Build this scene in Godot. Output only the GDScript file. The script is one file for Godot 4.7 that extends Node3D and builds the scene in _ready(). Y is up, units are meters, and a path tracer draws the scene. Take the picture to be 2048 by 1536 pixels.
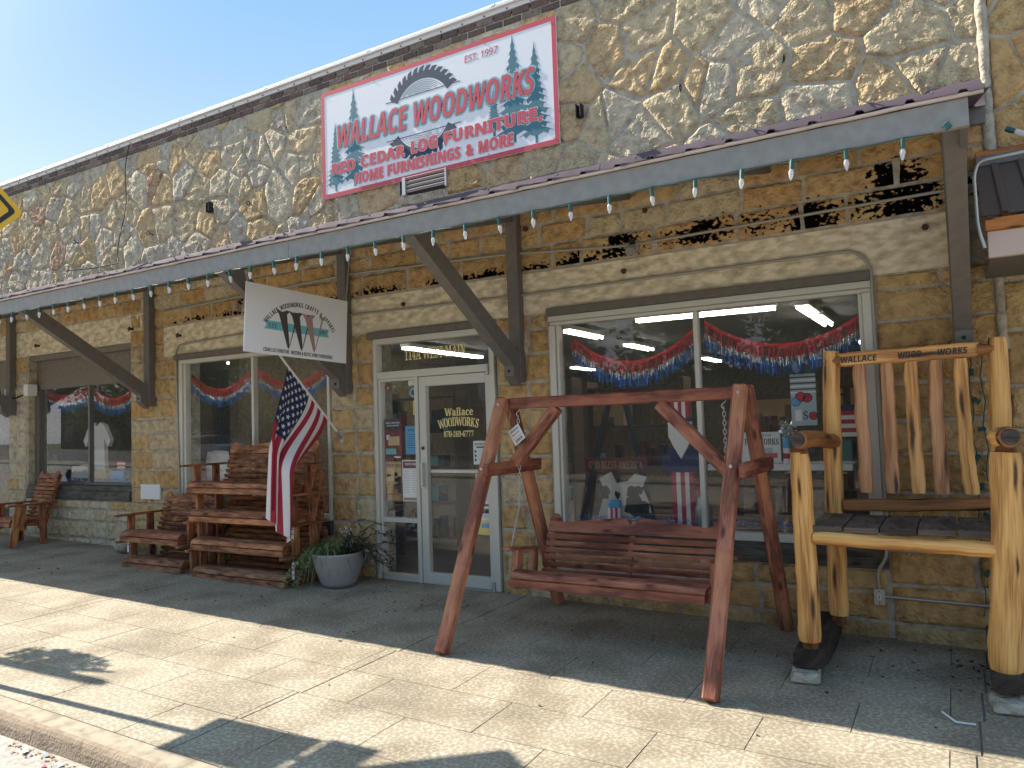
extends Node3D
# A stone shop front on a small-town main street: wood furniture set out under a tin awning, late sun raking along the wall.
# x runs along the wall, y up, z towards the street; the wall face is z = 0 and the pavement falls gently to the right and to the kerb.

const SUN_RUN := 0.067
const GA := -0.0805
const GB := -0.0175
const GC := -0.02
var rng := RandomNumberGenerator.new()
var M := {}
var taken := {}
var wave := FastNoiseLite.new()
var ridge := FastNoiseLite.new()

func gy(x: float, z: float) -> float:
	return GA + GB * x + GC * z

class MB:
	var v := PackedVector3Array()
	var n := PackedVector3Array()
	var uv := PackedVector2Array()
	var uv2 := PackedVector2Array()
	var c := PackedColorArray()
	var ix := PackedInt32Array()
	func tri(a: Vector3, b: Vector3, d: Vector3, ua := Vector2.ZERO, ub := Vector2.ZERO, ud := Vector2.ZERO) -> void:
		var k := v.size()
		var m := (b - a).cross(d - a).normalized()
		v.append(a); v.append(b); v.append(d)
		n.append(m); n.append(m); n.append(m)
		uv.append(ua); uv.append(ub); uv.append(ud)
		ix.append(k); ix.append(k + 2); ix.append(k + 1)
	func quad(a: Vector3, b: Vector3, d: Vector3, e: Vector3, ua := Vector2.ZERO, ub := Vector2.RIGHT, ud := Vector2.ONE, ue := Vector2.DOWN) -> void:
		var k := v.size()
		var m := (d - a).cross(e - b).normalized()
		v.append(a); v.append(b); v.append(d); v.append(e)
		for i in 4: n.append(m)
		uv.append(ua); uv.append(ub); uv.append(ud); uv.append(ue)
		ix.append(k); ix.append(k + 2); ix.append(k + 1); ix.append(k); ix.append(k + 3); ix.append(k + 2)
	func face(p: Array, out: Vector3, t: Array) -> void:
		var m: Vector3 = (p[1] - p[0]).cross(p[2] - p[0])
		if m.dot(out) < 0.0:
			p.reverse(); t.reverse()
		if p.size() == 3: tri(p[0], p[1], p[2], t[0], t[1], t[2])
		else: quad(p[0], p[1], p[2], p[3], t[0], t[1], t[2], t[3])
	func box(at: Vector3, size: Vector3, b := Basis.IDENTITY, ch := 0.0, off := Vector2.ZERO) -> void:
		var h := size * 0.5
		ch = minf(ch, minf(h.x, minf(h.y, h.z)) * 0.45)
		var lx := 0
		if h.y >= h.x and h.y >= h.z: lx = 1
		elif h.z >= h.x and h.z >= h.y: lx = 2
		var mp := func(p: Vector3) -> Vector3: return at + b * p
		var tex := func(p: Vector3, ax: int) -> Vector2:
			if ax == lx: return off + Vector2(p[(lx + 1) % 3] * 0.4, p[(lx + 2) % 3] * 0.4)
			return off + Vector2(p[lx], p[(lx + 1) % 3] + p[(lx + 2) % 3])
		for ax in 3:
			var a1 := (ax + 1) % 3
			var a2 := (ax + 2) % 3
			for s in [-1.0, 1.0]:
				var o := Vector3.ZERO
				o[ax] = s
				var p := []
				var t := []
				for q in [[-1, -1], [1, -1], [1, 1], [-1, 1]]:
					var w := Vector3.ZERO
					w[ax] = s * h[ax]
					w[a1] = q[0] * (h[a1] - ch)
					w[a2] = q[1] * (h[a2] - ch)
					p.append(mp.call(w)); t.append(tex.call(w, ax))
				face(p, b * o, t)
		if ch <= 0.0: return
		for ax in 3:
			var a1 := (ax + 1) % 3
			var a2 := (ax + 2) % 3
			for s1 in [-1.0, 1.0]:
				for s2 in [-1.0, 1.0]:
					var p := []
					var t := []
					for q in [[-1, 0], [1, 0], [1, 1], [-1, 1]]:
						var w := Vector3.ZERO
						w[ax] = q[0] * (h[ax] - ch)
						w[a1] = s1 * (h[a1] - (ch if q[1] == 1 else 0.0))
						w[a2] = s2 * (h[a2] - (0.0 if q[1] == 1 else ch))
						p.append(mp.call(w)); t.append(tex.call(w, (a1)))
					var o := Vector3.ZERO
					o[a1] = s1; o[a2] = s2
					face(p, b * o, t)
		for sx in [-1.0, 1.0]:
			for sy in [-1.0, 1.0]:
				for sz in [-1.0, 1.0]:
					var p := [Vector3(sx * h.x, sy * (h.y - ch), sz * (h.z - ch)), Vector3(sx * (h.x - ch), sy * h.y, sz * (h.z - ch)), Vector3(sx * (h.x - ch), sy * (h.y - ch), sz * h.z)]
					var t := [tex.call(p[0], 0), tex.call(p[1], 1), tex.call(p[2], 2)]
					face([mp.call(p[0]), mp.call(p[1]), mp.call(p[2])], b * Vector3(sx, sy, sz), t)
	func bar(a: Vector3, e: Vector3, w: float, d: float, up := Vector3.UP, ch := 0.004, off := Vector2.ZERO) -> void:
		# a straight board from a to e: w across, d along "up"
		var x := (e - a).normalized()
		var z := x.cross(up).normalized()
		var y := z.cross(x).normalized()
		box((a + e) * 0.5, Vector3(a.distance_to(e), d, w), Basis(x, y, z), ch, off)
	func tube(pts: Array, rad: Array, seg := 10, caps := true, off := 0.0) -> void:
		var k := v.size()
		var along := 0.0
		var side := Vector3.ZERO
		for i in pts.size():
			var t: Vector3 = (pts[mini(i + 1, pts.size() - 1)] - pts[maxi(i - 1, 0)]).normalized()
			if side == Vector3.ZERO:
				side = t.cross(Vector3.UP if absf(t.y) < 0.9 else Vector3.RIGHT).normalized()
			side = (side - t * side.dot(t)).normalized()
			var up := side.cross(t)
			if i > 0: along += pts[i].distance_to(pts[i - 1])
			for j in seg + 1:
				var a := TAU * j / seg
				var o := side * cos(a) + up * sin(a)
				v.append(pts[i] + o * rad[i]); n.append(o)
				uv.append(Vector2(along + off, float(j) / seg * maxf(0.02, TAU * rad[0]) + off))
		for i in pts.size() - 1:
			for j in seg:
				var a := k + i * (seg + 1) + j
				var b := a + seg + 1
				ix.append(a); ix.append(a + 1); ix.append(b)
				ix.append(a + 1); ix.append(b + 1); ix.append(b)
		if caps:
			for e in 2:
				var i: int = 0 if e == 0 else pts.size() - 1
				var m: Vector3 = (pts[0] - pts[1]).normalized() if e == 0 else (pts[-1] - pts[-2]).normalized()
				var q := v.size()
				v.append(pts[i]); n.append(m); uv.append(Vector2.ONE * 0.5)
				for j in seg + 1:
					v.append(v[k + i * (seg + 1) + j]); n.append(m); uv.append(Vector2(0.5 + 0.05 * cos(TAU * j / seg), 0.5 + 0.05 * sin(TAU * j / seg)))
				for j in seg:
					if e == 0: ix.append(q); ix.append(q + j + 2); ix.append(q + j + 1)
					else: ix.append(q); ix.append(q + j + 1); ix.append(q + j + 2)
	func lathe(prof: Array, seg := 24, at := Vector3.ZERO) -> void:
		var k := v.size()
		for i in prof.size():
			var d: Vector2 = prof[mini(i + 1, prof.size() - 1)] - prof[maxi(i - 1, 0)]
			var m := Vector2(d.y, -d.x).normalized()
			for j in seg + 1:
				var a := TAU * j / seg
				v.append(at + Vector3(prof[i].x * cos(a), prof[i].y, prof[i].x * sin(a)))
				n.append(Vector3(m.x * cos(a), m.y, m.x * sin(a)))
				uv.append(Vector2(float(j) / seg, prof[i].y))
		for i in prof.size() - 1:
			for j in seg:
				var a := k + i * (seg + 1) + j
				var b := a + seg + 1
				ix.append(a); ix.append(a + 1); ix.append(b)
				ix.append(a + 1); ix.append(b + 1); ix.append(b)
	func plate(poly: PackedVector2Array, depth: float, xf := Transform3D.IDENTITY, off := Vector2.ZERO) -> void:
		# a flat outline with thickness: front face at local z = depth, back at 0
		if Geometry2D.is_polygon_clockwise(poly):
			poly = poly.duplicate(); poly.reverse()
		var t := Geometry2D.triangulate_polygon(poly)
		for i in range(0, t.size(), 3):
			for s in 2:
				var p := []
				var q := []
				for j in 3:
					var w := poly[t[i + j]]
					p.append(xf * Vector3(w.x, w.y, depth if s == 0 else 0.0)); q.append(w + off)
				face(p, xf.basis * Vector3(0, 0, 1 if s == 0 else -1), q)
		for i in poly.size():
			var a := poly[i]
			var b := poly[(i + 1) % poly.size()]
			var o := Vector3(b.y - a.y, a.x - b.x, 0)
			face([xf * Vector3(a.x, a.y, 0), xf * Vector3(b.x, b.y, 0), xf * Vector3(b.x, b.y, depth), xf * Vector3(a.x, a.y, depth)], xf.basis * o, [a + off, b + off, b + off + Vector2(0, depth), a + off + Vector2(0, depth)])
	func smooth(k0: int, i0: int) -> void:
		# normals averaged over the faces added since
		for i in range(k0, v.size()): n[i] = Vector3.ZERO
		for i in range(i0, ix.size(), 3):
			var m := (v[ix[i + 2]] - v[ix[i]]).cross(v[ix[i + 1]] - v[ix[i]])
			for j in 3: n[ix[i + j]] += m
		for i in range(k0, v.size()): n[i] = n[i].normalized()
	func mesh() -> ArrayMesh:
		var a := []
		a.resize(Mesh.ARRAY_MAX)
		a[Mesh.ARRAY_VERTEX] = v
		a[Mesh.ARRAY_NORMAL] = n
		a[Mesh.ARRAY_TEX_UV] = uv
		if uv2.size(): a[Mesh.ARRAY_TEX_UV2] = uv2
		if c.size(): a[Mesh.ARRAY_COLOR] = c
		a[Mesh.ARRAY_INDEX] = ix
		var m := ArrayMesh.new()
		m.add_surface_from_arrays(Mesh.PRIMITIVE_TRIANGLES, a)
		return m

func put(called: String, mb: MB, mat: Material, parent: Node3D = null, at := Vector3.ZERO) -> MeshInstance3D:
	return put_mesh(called, mb.mesh(), mat, parent, Transform3D(Basis.IDENTITY, at))

func put_mesh(called: String, mesh: Mesh, mat: Material, parent: Node3D = null, xf := Transform3D.IDENTITY) -> MeshInstance3D:
	var o := MeshInstance3D.new()
	o.mesh = mesh
	o.material_override = mat
	o.transform = xf
	if parent == null:
		o.name = numbered(called)
		add_child(o)
	else:
		o.name = called
		parent.add_child(o, true)
	return o

func numbered(called: String) -> String:
	if not taken.has(called):
		taken[called] = 0
		return called
	taken[called] += 1
	return "%s_%03d" % [called, taken[called]]

func tag(o: Node3D, label: String, category: String, group := "", kind := "") -> Node3D:
	o.set_meta("label", label)
	if category: o.set_meta("category", category)
	if group: o.set_meta("group", group)
	if kind: o.set_meta("kind", kind)
	return o

func thing(called: String, label: String, category: String, at := Vector3.ZERO, group := "") -> Node3D:
	var o := Node3D.new()
	o.name = numbered(called)
	add_child(o)
	o.position = at
	return tag(o, label, category, group)

func part(called: String, parent: Node3D, at := Vector3.ZERO) -> Node3D:
	var o := Node3D.new()
	o.name = called
	o.position = at
	parent.add_child(o, true)
	return o

func structure(o: Node3D, label: String, category := "") -> Node3D:
	return tag(o, label, category, "", "structure")

func one_box(called: String, lo: Vector3, hi: Vector3, mat: Material, parent: Node3D = null, ch := 0.004) -> MeshInstance3D:
	var mb := MB.new()
	mb.box((lo + hi) * 0.5, (hi - lo).abs(), Basis.IDENTITY, ch, Vector2(lo.x * 0.37, lo.y * 0.71))
	return put(called, mb, mat, parent)

# ---- materials -------------------------------------------------------------------------------------------------------
func lin(r: float, g: float, b: float) -> Color:
	return Color(r, g, b).linear_to_srgb()

func mat(called: String, col: Color, rough := 0.8, metal := 0.0) -> StandardMaterial3D:
	var m := StandardMaterial3D.new()
	m.resource_name = called
	m.albedo_color = col
	m.roughness = rough
	m.metallic = metal
	M[called] = m
	return m

func noise(seed_: int, freq: float, oct := 4, kind := FastNoiseLite.TYPE_SIMPLEX_SMOOTH, fract := FastNoiseLite.FRACTAL_FBM) -> FastNoiseLite:
	var f := FastNoiseLite.new()
	f.seed = seed_
	f.frequency = freq
	f.noise_type = kind
	f.fractal_type = fract
	f.fractal_octaves = oct
	return f

func noise_tex(f: FastNoiseLite, w: int, h: int, ramp = null) -> NoiseTexture2D:
	var t := NoiseTexture2D.new()
	t.width = w
	t.height = h
	t.noise = f
	t.seamless = true
	t.seamless_blend_skirt = 0.25
	if ramp: 
		var g := Gradient.new()
		g.offsets = PackedFloat32Array(ramp[0])
		g.colors = PackedColorArray(ramp[1])
		t.color_ramp = g
	return t

func relief(m: StandardMaterial3D, t: Texture2D, cm: float) -> void:
	m.heightmap_enabled = true
	m.heightmap_texture = t
	m.heightmap_scale = cm

func plank_picture(w: int, h: int, seed_: int, cols: Array, knots: int, streak: float) -> ImageTexture:
	# grain runs along u; cols = [dark, mid, light, knot]; streak = how much pale sapwood
	var im := Image.create(w, h, false, Image.FORMAT_RGB8)
	var r := RandomNumberGenerator.new()
	r.seed = seed_
	var f := noise(seed_, 0.012, 3)
	var g := noise(seed_ + 7, 0.05, 3)
	var kn := []
	for i in knots:
		kn.append([r.randf() * w, r.randf() * h, r.randf_range(4.0, 9.0)])
	for y in h:
		var ty := TAU * y / h
		for x in w:
			var tx := TAU * x / w
			# cylinder mapping keeps both edges seamless enough
			var yy := float(y)
			var near := 0.0
			var ring := 0.0
			for k in kn:
				var dx := absf(x - k[0]); dx = minf(dx, w - dx)
				var dy := absf(y - k[1]); dy = minf(dy, h - dy)
				var d2: float = (dx * dx * 0.22 + dy * dy) / (k[2] * k[2])
				if d2 < 12.0:
					near = maxf(near, exp(-d2 * 0.9))
					ring += exp(-d2 * 0.25) * (1.0 if y > k[1] else -1.0) * 9.0
			var b := f.get_noise_3d(w * 0.09 * cos(tx), w * 0.09 * sin(tx), (yy + ring) * 1.7)
			var s := g.get_noise_3d(w * 0.05 * cos(tx), w * 0.05 * sin(tx), (yy + ring) * 3.1)
			var pale := smoothstep(0.25, 0.42, f.get_noise_3d(w * 0.05 * cos(tx) + 90.0, w * 0.05 * sin(tx), 40.0 * sin(ty) + 30.0 * cos(ty)) + 0.15 * b) * streak
			var t := clampf(0.5 + 0.9 * b + 0.5 * s, 0.0, 1.0)
			var c: Color = cols[0].lerp(cols[1], t * 2.0) if t < 0.5 else cols[1].lerp(cols[2], t * 2.0 - 1.0)
			c = c.lerp(cols[4] if cols.size() > 4 else cols[2], pale)
			c = c.lerp(cols[3], clampf(near * 1.3, 0.0, 0.9))
			im.set_pixel(x, y, c)
	return ImageTexture.create_from_image(im)

func wood(called: String, pic: Texture2D, tint: Color, rough: float, cm := 0.12, su := 0.8, sv := 3.2) -> StandardMaterial3D:
	var m := mat(called, tint, rough)
	m.albedo_texture = pic
	m.uv1_scale = Vector3(su, sv, 1)
	relief(m, pic, cm)
	return m

func make_materials() -> void:
	wave = noise(11, 1.0, 3)
	ridge = noise(5, 3.4, 4, FastNoiseLite.TYPE_SIMPLEX_SMOOTH, FastNoiseLite.FRACTAL_RIDGED)
	var g := func(a: float, warm := 0.0) -> Color: return Color(a + warm, a, a - warm)
	var t_stone := noise_tex(noise(3, 0.02, 6), 512, 512, [[0.0, 0.35, 0.55, 0.8, 1.0], [Color(0.74, 0.71, 0.68), Color(0.90, 0.88, 0.86), Color(0.95, 0.94, 0.92), Color(1, 0.99, 0.96), Color(0.93, 0.88, 0.81)]])
	var t_rough := noise_tex(noise(8, 0.014, 7, FastNoiseLite.TYPE_SIMPLEX_SMOOTH, FastNoiseLite.FRACTAL_RIDGED), 1024, 1024)
	var t_fine := noise_tex(noise(18, 0.045, 6), 1024, 1024)
	t_fine.as_normal_map = true
	t_fine.bump_strength = 7.0
	var t_grit := noise_tex(noise(21, 0.09, 4), 512, 512)
	# sandstone tones, real-world base colours
	var tones := {"stone_buff": lin(0.60, 0.51, 0.355), "stone_tan": lin(0.59, 0.39, 0.19), "stone_cream": lin(0.61, 0.55, 0.43), "stone_grey": lin(0.54, 0.50, 0.42), "stone_rust": lin(0.54, 0.39, 0.28), "stone_honey": lin(0.61, 0.44, 0.23), "stone_brown": lin(0.50, 0.34, 0.17), "stone_gold": lin(0.61, 0.47, 0.29)}
	for k in tones:
		for rough in ["", "_split"]:
			var m := mat(k + rough, tones[k], 0.92)
			m.albedo_texture = t_stone
			m.metallic_specular = 0.08
			m.normal_enabled = true
			m.normal_texture = t_fine
			m.normal_scale = 1.0 if rough else 0.6
			m.uv1_scale = Vector3(0.8, 0.8, 1)
			relief(m, t_rough, 2.2 if rough else 1.4)
	var mo := mat("mortar", lin(0.50, 0.465, 0.40), 0.95)
	mo.albedo_texture = t_stone
	mo.metallic_specular = 0.12
	mo.uv1_triplanar = true
	mo.uv1_world_triplanar = true
	mo.uv1_scale = Vector3(0.7, 0.7, 0.7)
	relief(mo, t_rough, 1.2)
	# cast lintel: grey-buff concrete, blotched
	var t_conc := noise_tex(noise(33, 0.012, 6), 1024, 1024, [[0.0, 0.3, 0.5, 0.62, 1.0], [Color(0.70, 0.66, 0.6), Color(0.84, 0.81, 0.74), Color(0.91, 0.88, 0.82), Color(0.96, 0.94, 0.88), Color(1, 0.98, 0.94)]])
	var co := mat("lintel_concrete", lin(0.84, 0.79, 0.69), 0.9)
	co.albedo_texture = t_conc
	co.metallic_specular = 0.2
	co.uv1_triplanar = true
	co.uv1_world_triplanar = true
	co.uv1_scale = Vector3(0.45, 0.9, 0.45)
	relief(co, t_grit, 0.15)
	# pavement: buff stamped concrete with flaking pale skin
	var flake := noise(41, 0.05, 5)
	flake.domain_warp_enabled = true
	flake.domain_warp_amplitude = 18.0
	flake.domain_warp_frequency = 0.04
	var t_walk := noise_tex(flake, 1024, 1024, [[0.0, 0.35, 0.5, 0.56, 0.62, 1.0], [Color(0.76, 0.73, 0.68), Color(0.83, 0.80, 0.75), Color(0.86, 0.83, 0.78), Color(0.89, 0.86, 0.81), Color(0.98, 0.97, 0.94), Color(1, 0.99, 0.97)]])
	var t_patch := noise_tex(noise(43, 0.006, 4), 512, 512, [[0.0, 0.42, 0.6, 1.0], [Color(0.80, 0.79, 0.78), Color(0.92, 0.91, 0.89), Color(1, 1, 1), Color(1, 1, 1)]])
	for i in 4:
		var w := mat("pavement_%d" % i, lin(0.425 + 0.005 * i, 0.395 + 0.0045 * i, 0.335 + 0.004 * i), 0.9)
		w.albedo_texture = t_walk
		w.uv1_scale = Vector3(0.62, 0.62, 1)
		w.detail_enabled = true
		w.detail_albedo = t_patch
		w.detail_blend_mode = BaseMaterial3D.BLEND_MODE_MUL
		w.detail_uv_layer = BaseMaterial3D.DETAIL_UV_2
		relief(w, t_walk, 0.18)
	var jt := mat("joint_dirt", lin(0.22, 0.205, 0.175), 0.95)
	relief(jt, t_grit, 0.1)
	var ke := mat("kerb_concrete", lin(0.36, 0.32, 0.25), 0.92)
	ke.albedo_texture = t_stone
	ke.uv1_triplanar = true
	ke.uv1_world_triplanar = true
	ke.uv1_scale = Vector3(0.8, 0.8, 0.8)
	relief(ke, t_grit, 0.1)
	var ks := mat("kerb_dirt_shade", lin(0.30, 0.24, 0.18), 0.95)  # browner kerb concrete: dirt and the shaded face in one colour
	ks.albedo_texture = t_stone
	ks.uv1_triplanar = true
	ks.uv1_world_triplanar = true
	relief(ks, t_grit, 0.5)
	var ro := mat("road", lin(0.42, 0.395, 0.35), 0.92)
	ro.albedo_texture = noise_tex(noise(55, 0.05, 5), 1024, 1024, [[0.0, 0.5, 1.0], [Color(0.72, 0.72, 0.72), Color(0.88, 0.88, 0.88), Color(1, 1, 1)]])
	ro.uv1_triplanar = true
	ro.uv1_world_triplanar = true
	ro.uv1_scale = Vector3(0.35, 0.35, 0.35)
	relief(ro, t_grit, 0.5)
	mat("lot_asphalt", lin(0.075, 0.073, 0.07), 0.9)
	mat("yellow_line", lin(0.55, 0.36, 0.06), 0.8)
	mat("white_line", lin(0.6, 0.6, 0.58), 0.8)
	var gr := mat("lawn", lin(0.06, 0.10, 0.03), 0.95)
	gr.albedo_texture = t_stone
	gr.uv1_triplanar = true
	gr.uv1_world_triplanar = true
	# wood
	var cedar := plank_picture(512, 160, 101, [Color(0.44, 0.27, 0.22), Color(0.60, 0.40, 0.33), Color(0.70, 0.50, 0.41), Color(0.33, 0.19, 0.14), Color(0.80, 0.62, 0.46)], 6, 0.4)
	var worn := plank_picture(512, 160, 202, [Color(0.46, 0.34, 0.26), Color(0.66, 0.50, 0.40), Color(0.80, 0.65, 0.53), Color(0.30, 0.2, 0.14), Color(0.88, 0.74, 0.56)], 6, 0.5)
	var honey := plank_picture(512, 256, 303, [Color(0.66, 0.49, 0.31), Color(0.85, 0.68, 0.46), Color(0.93, 0.79, 0.57), Color(0.25, 0.15, 0.10), Color(0.98, 0.88, 0.70)], 10, 0.5)
	var grey := plank_picture(512, 160, 404, [Color(0.42, 0.40, 0.38), Color(0.62, 0.59, 0.56), Color(0.80, 0.77, 0.73), Color(0.3, 0.27, 0.25)], 3, 0.0)
	wood("cedar", cedar, lin(0.95, 0.80, 0.70), 0.68)
	wood("cedar_deep", cedar, lin(0.72, 0.51, 0.43), 0.65)
	wood("cedar_pale", cedar, lin(0.98, 0.84, 0.72), 0.55)
	wood("bench_red", worn, lin(0.64, 0.40, 0.30), 0.75)
	wood("bench_brown", worn, lin(0.70, 0.49, 0.36), 0.78)
	wood("bench_tan", worn, lin(0.92, 0.66, 0.44), 0.78)
	wood("bench_grey", worn, lin(0.62, 0.50, 0.39), 0.82)
	wood("log_honey", honey, lin(1.0, 0.83, 0.58), 0.62, 0.25, 0.35, 2.2)
	wood("log_brown", honey, lin(0.42, 0.26, 0.17), 0.6, 0.3, 0.4, 2.0)
	wood("log_pink", honey, lin(0.74, 0.58, 0.60), 0.55, 0.25, 0.4, 2.2)
	wood("log_flat", honey, lin(1.0, 0.82, 0.64), 0.6, 0.12, 0.3, 2.2)
	wood("log_end", honey, lin(0.22, 0.135, 0.09), 0.85, 0.3, 2.0, 2.0)
	wood("seat_dark", grey, lin(0.22, 0.18, 0.155), 0.75)
	wood("rocker_dark", grey, lin(0.115, 0.085, 0.07), 0.8, 0.3)
	var fp := mat("fascia_paint", lin(0.29, 0.285, 0.275), 0.55)
	fp.albedo_texture = noise_tex(noise(91, 0.02, 4), 512, 512, [[0.0, 1.0], [Color(0.88, 0.88, 0.88), Color(1, 1, 1)]])
	relief(fp, t_grit, 0.04)
	var at := mat("awning_timber", lin(0.175, 0.16, 0.147), 0.65)
	at.albedo_texture = fp.albedo_texture
	relief(at, t_grit, 0.06)
	mat("trim_brown", lin(0.165, 0.145, 0.125), 0.65).albedo_texture = fp.albedo_texture
	wood("sill_paint", grey, lin(0.19, 0.185, 0.18), 0.75, 0.08)
	mat("panel_brown", lin(0.23, 0.20, 0.175), 0.75).albedo_texture = fp.albedo_texture
	wood("trim_orange", honey, lin(0.62, 0.36, 0.19), 0.6, 0.1)
	# metals, paint, glass
	var al := mat("aluminium", lin(0.58, 0.56, 0.50), 0.45, 0.15)
	mat("aluminium_dark", lin(0.14, 0.13, 0.12), 0.5, 0.3)
	mat("galvanised", lin(0.46, 0.46, 0.45), 0.45, 0.7)
	mat("conduit_paint", lin(0.36, 0.34, 0.29), 0.55, 0.2)
	mat("chain_steel", lin(0.62, 0.62, 0.60), 0.3, 0.9)
	mat("rust", lin(0.085, 0.035, 0.022), 0.85)
	mat("black_iron", lin(0.02, 0.02, 0.022), 0.6, 0.3)
	var rf := mat("roof_metal", lin(0.125, 0.10, 0.115), 0.7, 0.0)
	rf.metallic_specular = 0.2
	relief(rf, noise_tex(noise(61, 0.006, 2), 512, 512), 0.6)
	rf.uv1_triplanar = true
	rf.uv1_world_triplanar = true
	rf.uv1_scale = Vector3(0.8, 0.8, 0.8)
	mat("roof_trim", lin(0.56, 0.47, 0.44), 0.45, 0.1)
	mat("coping", lin(0.70, 0.70, 0.69), 0.5, 0.15)
	var bn := mat("brown_sheet", lin(0.12, 0.08, 0.065), 0.5, 0.1)
	relief(bn, t_grit, 0.05)
	mat("pink_board", lin(0.52, 0.42, 0.37), 0.7)
	for k in 3:
		var b := mat("brick_%d" % k, [lin(0.17, 0.115, 0.10), lin(0.25, 0.20, 0.175), lin(0.13, 0.095, 0.09)][k], 0.9)
		b.albedo_texture = t_stone
		b.uv1_scale = Vector3(2, 2, 1)
		relief(b, t_rough, 0.6)
	var gl := mat("glass", Color(0.9, 0.95, 0.95, 0.04), 0.0)
	gl.transparency = BaseMaterial3D.TRANSPARENCY_ALPHA
	gl.metallic_specular = 0.56
	var bu := mat("bulb_glass", Color(0.95, 0.97, 1.0, 0.35), 0.05)
	bu.transparency = BaseMaterial3D.TRANSPARENCY_ALPHA
	var tu := mat("tube_light", Color(1, 1, 1), 0.5)
	tu.emission_enabled = true
	tu.emission = Color(1.0, 0.98, 0.92)
	tu.emission_energy_multiplier = 4.0
	mat("bounce_liner_white", lin(0.62, 0.60, 0.56), 0.7)  # only on the added liner that bounces light under the awning
	mat("white_paint", lin(0.74, 0.73, 0.71), 0.5)
	mat("sign_white", lin(0.78, 0.79, 0.82), 0.35)
	mat("paper_white", lin(0.72, 0.72, 0.72), 0.8)
	mat("paper_blue", lin(0.10, 0.36, 0.62), 0.8)
	mat("paper_yellow", lin(0.72, 0.58, 0.14), 0.8)
	mat("paper_maroon", lin(0.16, 0.03, 0.035), 0.7)
	mat("paper_brown", lin(0.30, 0.15, 0.08), 0.8)
	mat("paper_tan", lin(0.52, 0.38, 0.2), 0.8)
	mat("paper_teal", lin(0.16, 0.45, 0.42), 0.8)
	mat("sign_red", lin(0.56, 0.06, 0.085), 0.4)
	mat("sign_teal", lin(0.24, 0.52, 0.56), 0.4)
	mat("sign_pine", lin(0.05, 0.17, 0.22), 0.4)
	mat("sign_navy", lin(0.018, 0.035, 0.07), 0.4)
	mat("ribbon_teal", lin(0.17, 0.47, 0.55), 0.4)
	mat("ink", lin(0.03, 0.025, 0.025), 0.5)
	mat("brand_dark", lin(0.075, 0.055, 0.055), 0.45)
	mat("brand_rose", lin(0.36, 0.235, 0.215), 0.45)
	mat("gold_leaf", lin(0.80, 0.68, 0.30), 0.4)
	mat("sign_yellow", lin(0.80, 0.46, 0.03), 0.45)
	mat("red_foil", lin(0.62, 0.035, 0.05), 0.28, 0.7)
	mat("silver_foil", lin(0.75, 0.76, 0.78), 0.25, 0.85)
	mat("blue_foil", lin(0.03, 0.17, 0.52), 0.28, 0.7)
	mat("flag_red", lin(0.42, 0.025, 0.05), 0.85)
	mat("flag_navy", lin(0.02, 0.03, 0.10), 0.85)
	mat("cloth_white", lin(0.70, 0.69, 0.67), 0.9)
	mat("cloth_dark", lin(0.025, 0.027, 0.04), 0.9)
	mat("hide_white", lin(0.62, 0.58, 0.50), 0.95)
	mat("hide_black", lin(0.015, 0.014, 0.013), 0.9)
	mat("skin_paint", lin(0.45, 0.27, 0.2), 0.6)
	mat("green_plastic", lin(0.012, 0.085, 0.08), 0.5)
	mat("pot_clay", lin(0.30, 0.29, 0.28), 0.55)
	mat("soil", lin(0.03, 0.022, 0.016), 0.95)
	for k in [["leaf_green", lin(0.055, 0.12, 0.035)], ["leaf_pale", lin(0.28, 0.34, 0.16)], ["leaf_dark", lin(0.018, 0.022, 0.022)], ["leaf_tree", lin(0.05, 0.105, 0.025)], ["leaf_tree_b", lin(0.075, 0.13, 0.035)]]:
		var m := mat(k[0], k[1], 0.6)
		m.backlight_enabled = true
		m.backlight = Color(0.35, 0.4, 0.2)
	mat("bark", lin(0.09, 0.07, 0.055), 0.95)
	mat("dry_leaf", lin(0.07, 0.045, 0.03), 0.9)
	mat("rope", lin(0.55, 0.48, 0.36), 0.9)
	mat("car_silver", lin(0.50, 0.51, 0.52), 0.3, 0.5)
	mat("car_blue", lin(0.35, 0.45, 0.5), 0.3, 0.3)
	mat("car_black", lin(0.02, 0.02, 0.022), 0.3, 0.2)
	mat("rubber", lin(0.02, 0.02, 0.02), 0.9)
	mat("dark_glass", lin(0.02, 0.025, 0.03), 0.05)
	mat("shop_floor", lin(0.15, 0.115, 0.085), 0.5)
	var iw := mat("shop_wall", lin(0.21, 0.165, 0.11), 0.9)
	iw.albedo_texture = t_stone
	iw.uv1_triplanar = true
	iw.uv1_world_triplanar = true
	mat("shop_ceiling", lin(0.26, 0.25, 0.235), 0.9)
	mat("shop_shelf", lin(0.13, 0.08, 0.05), 0.7)

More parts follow.
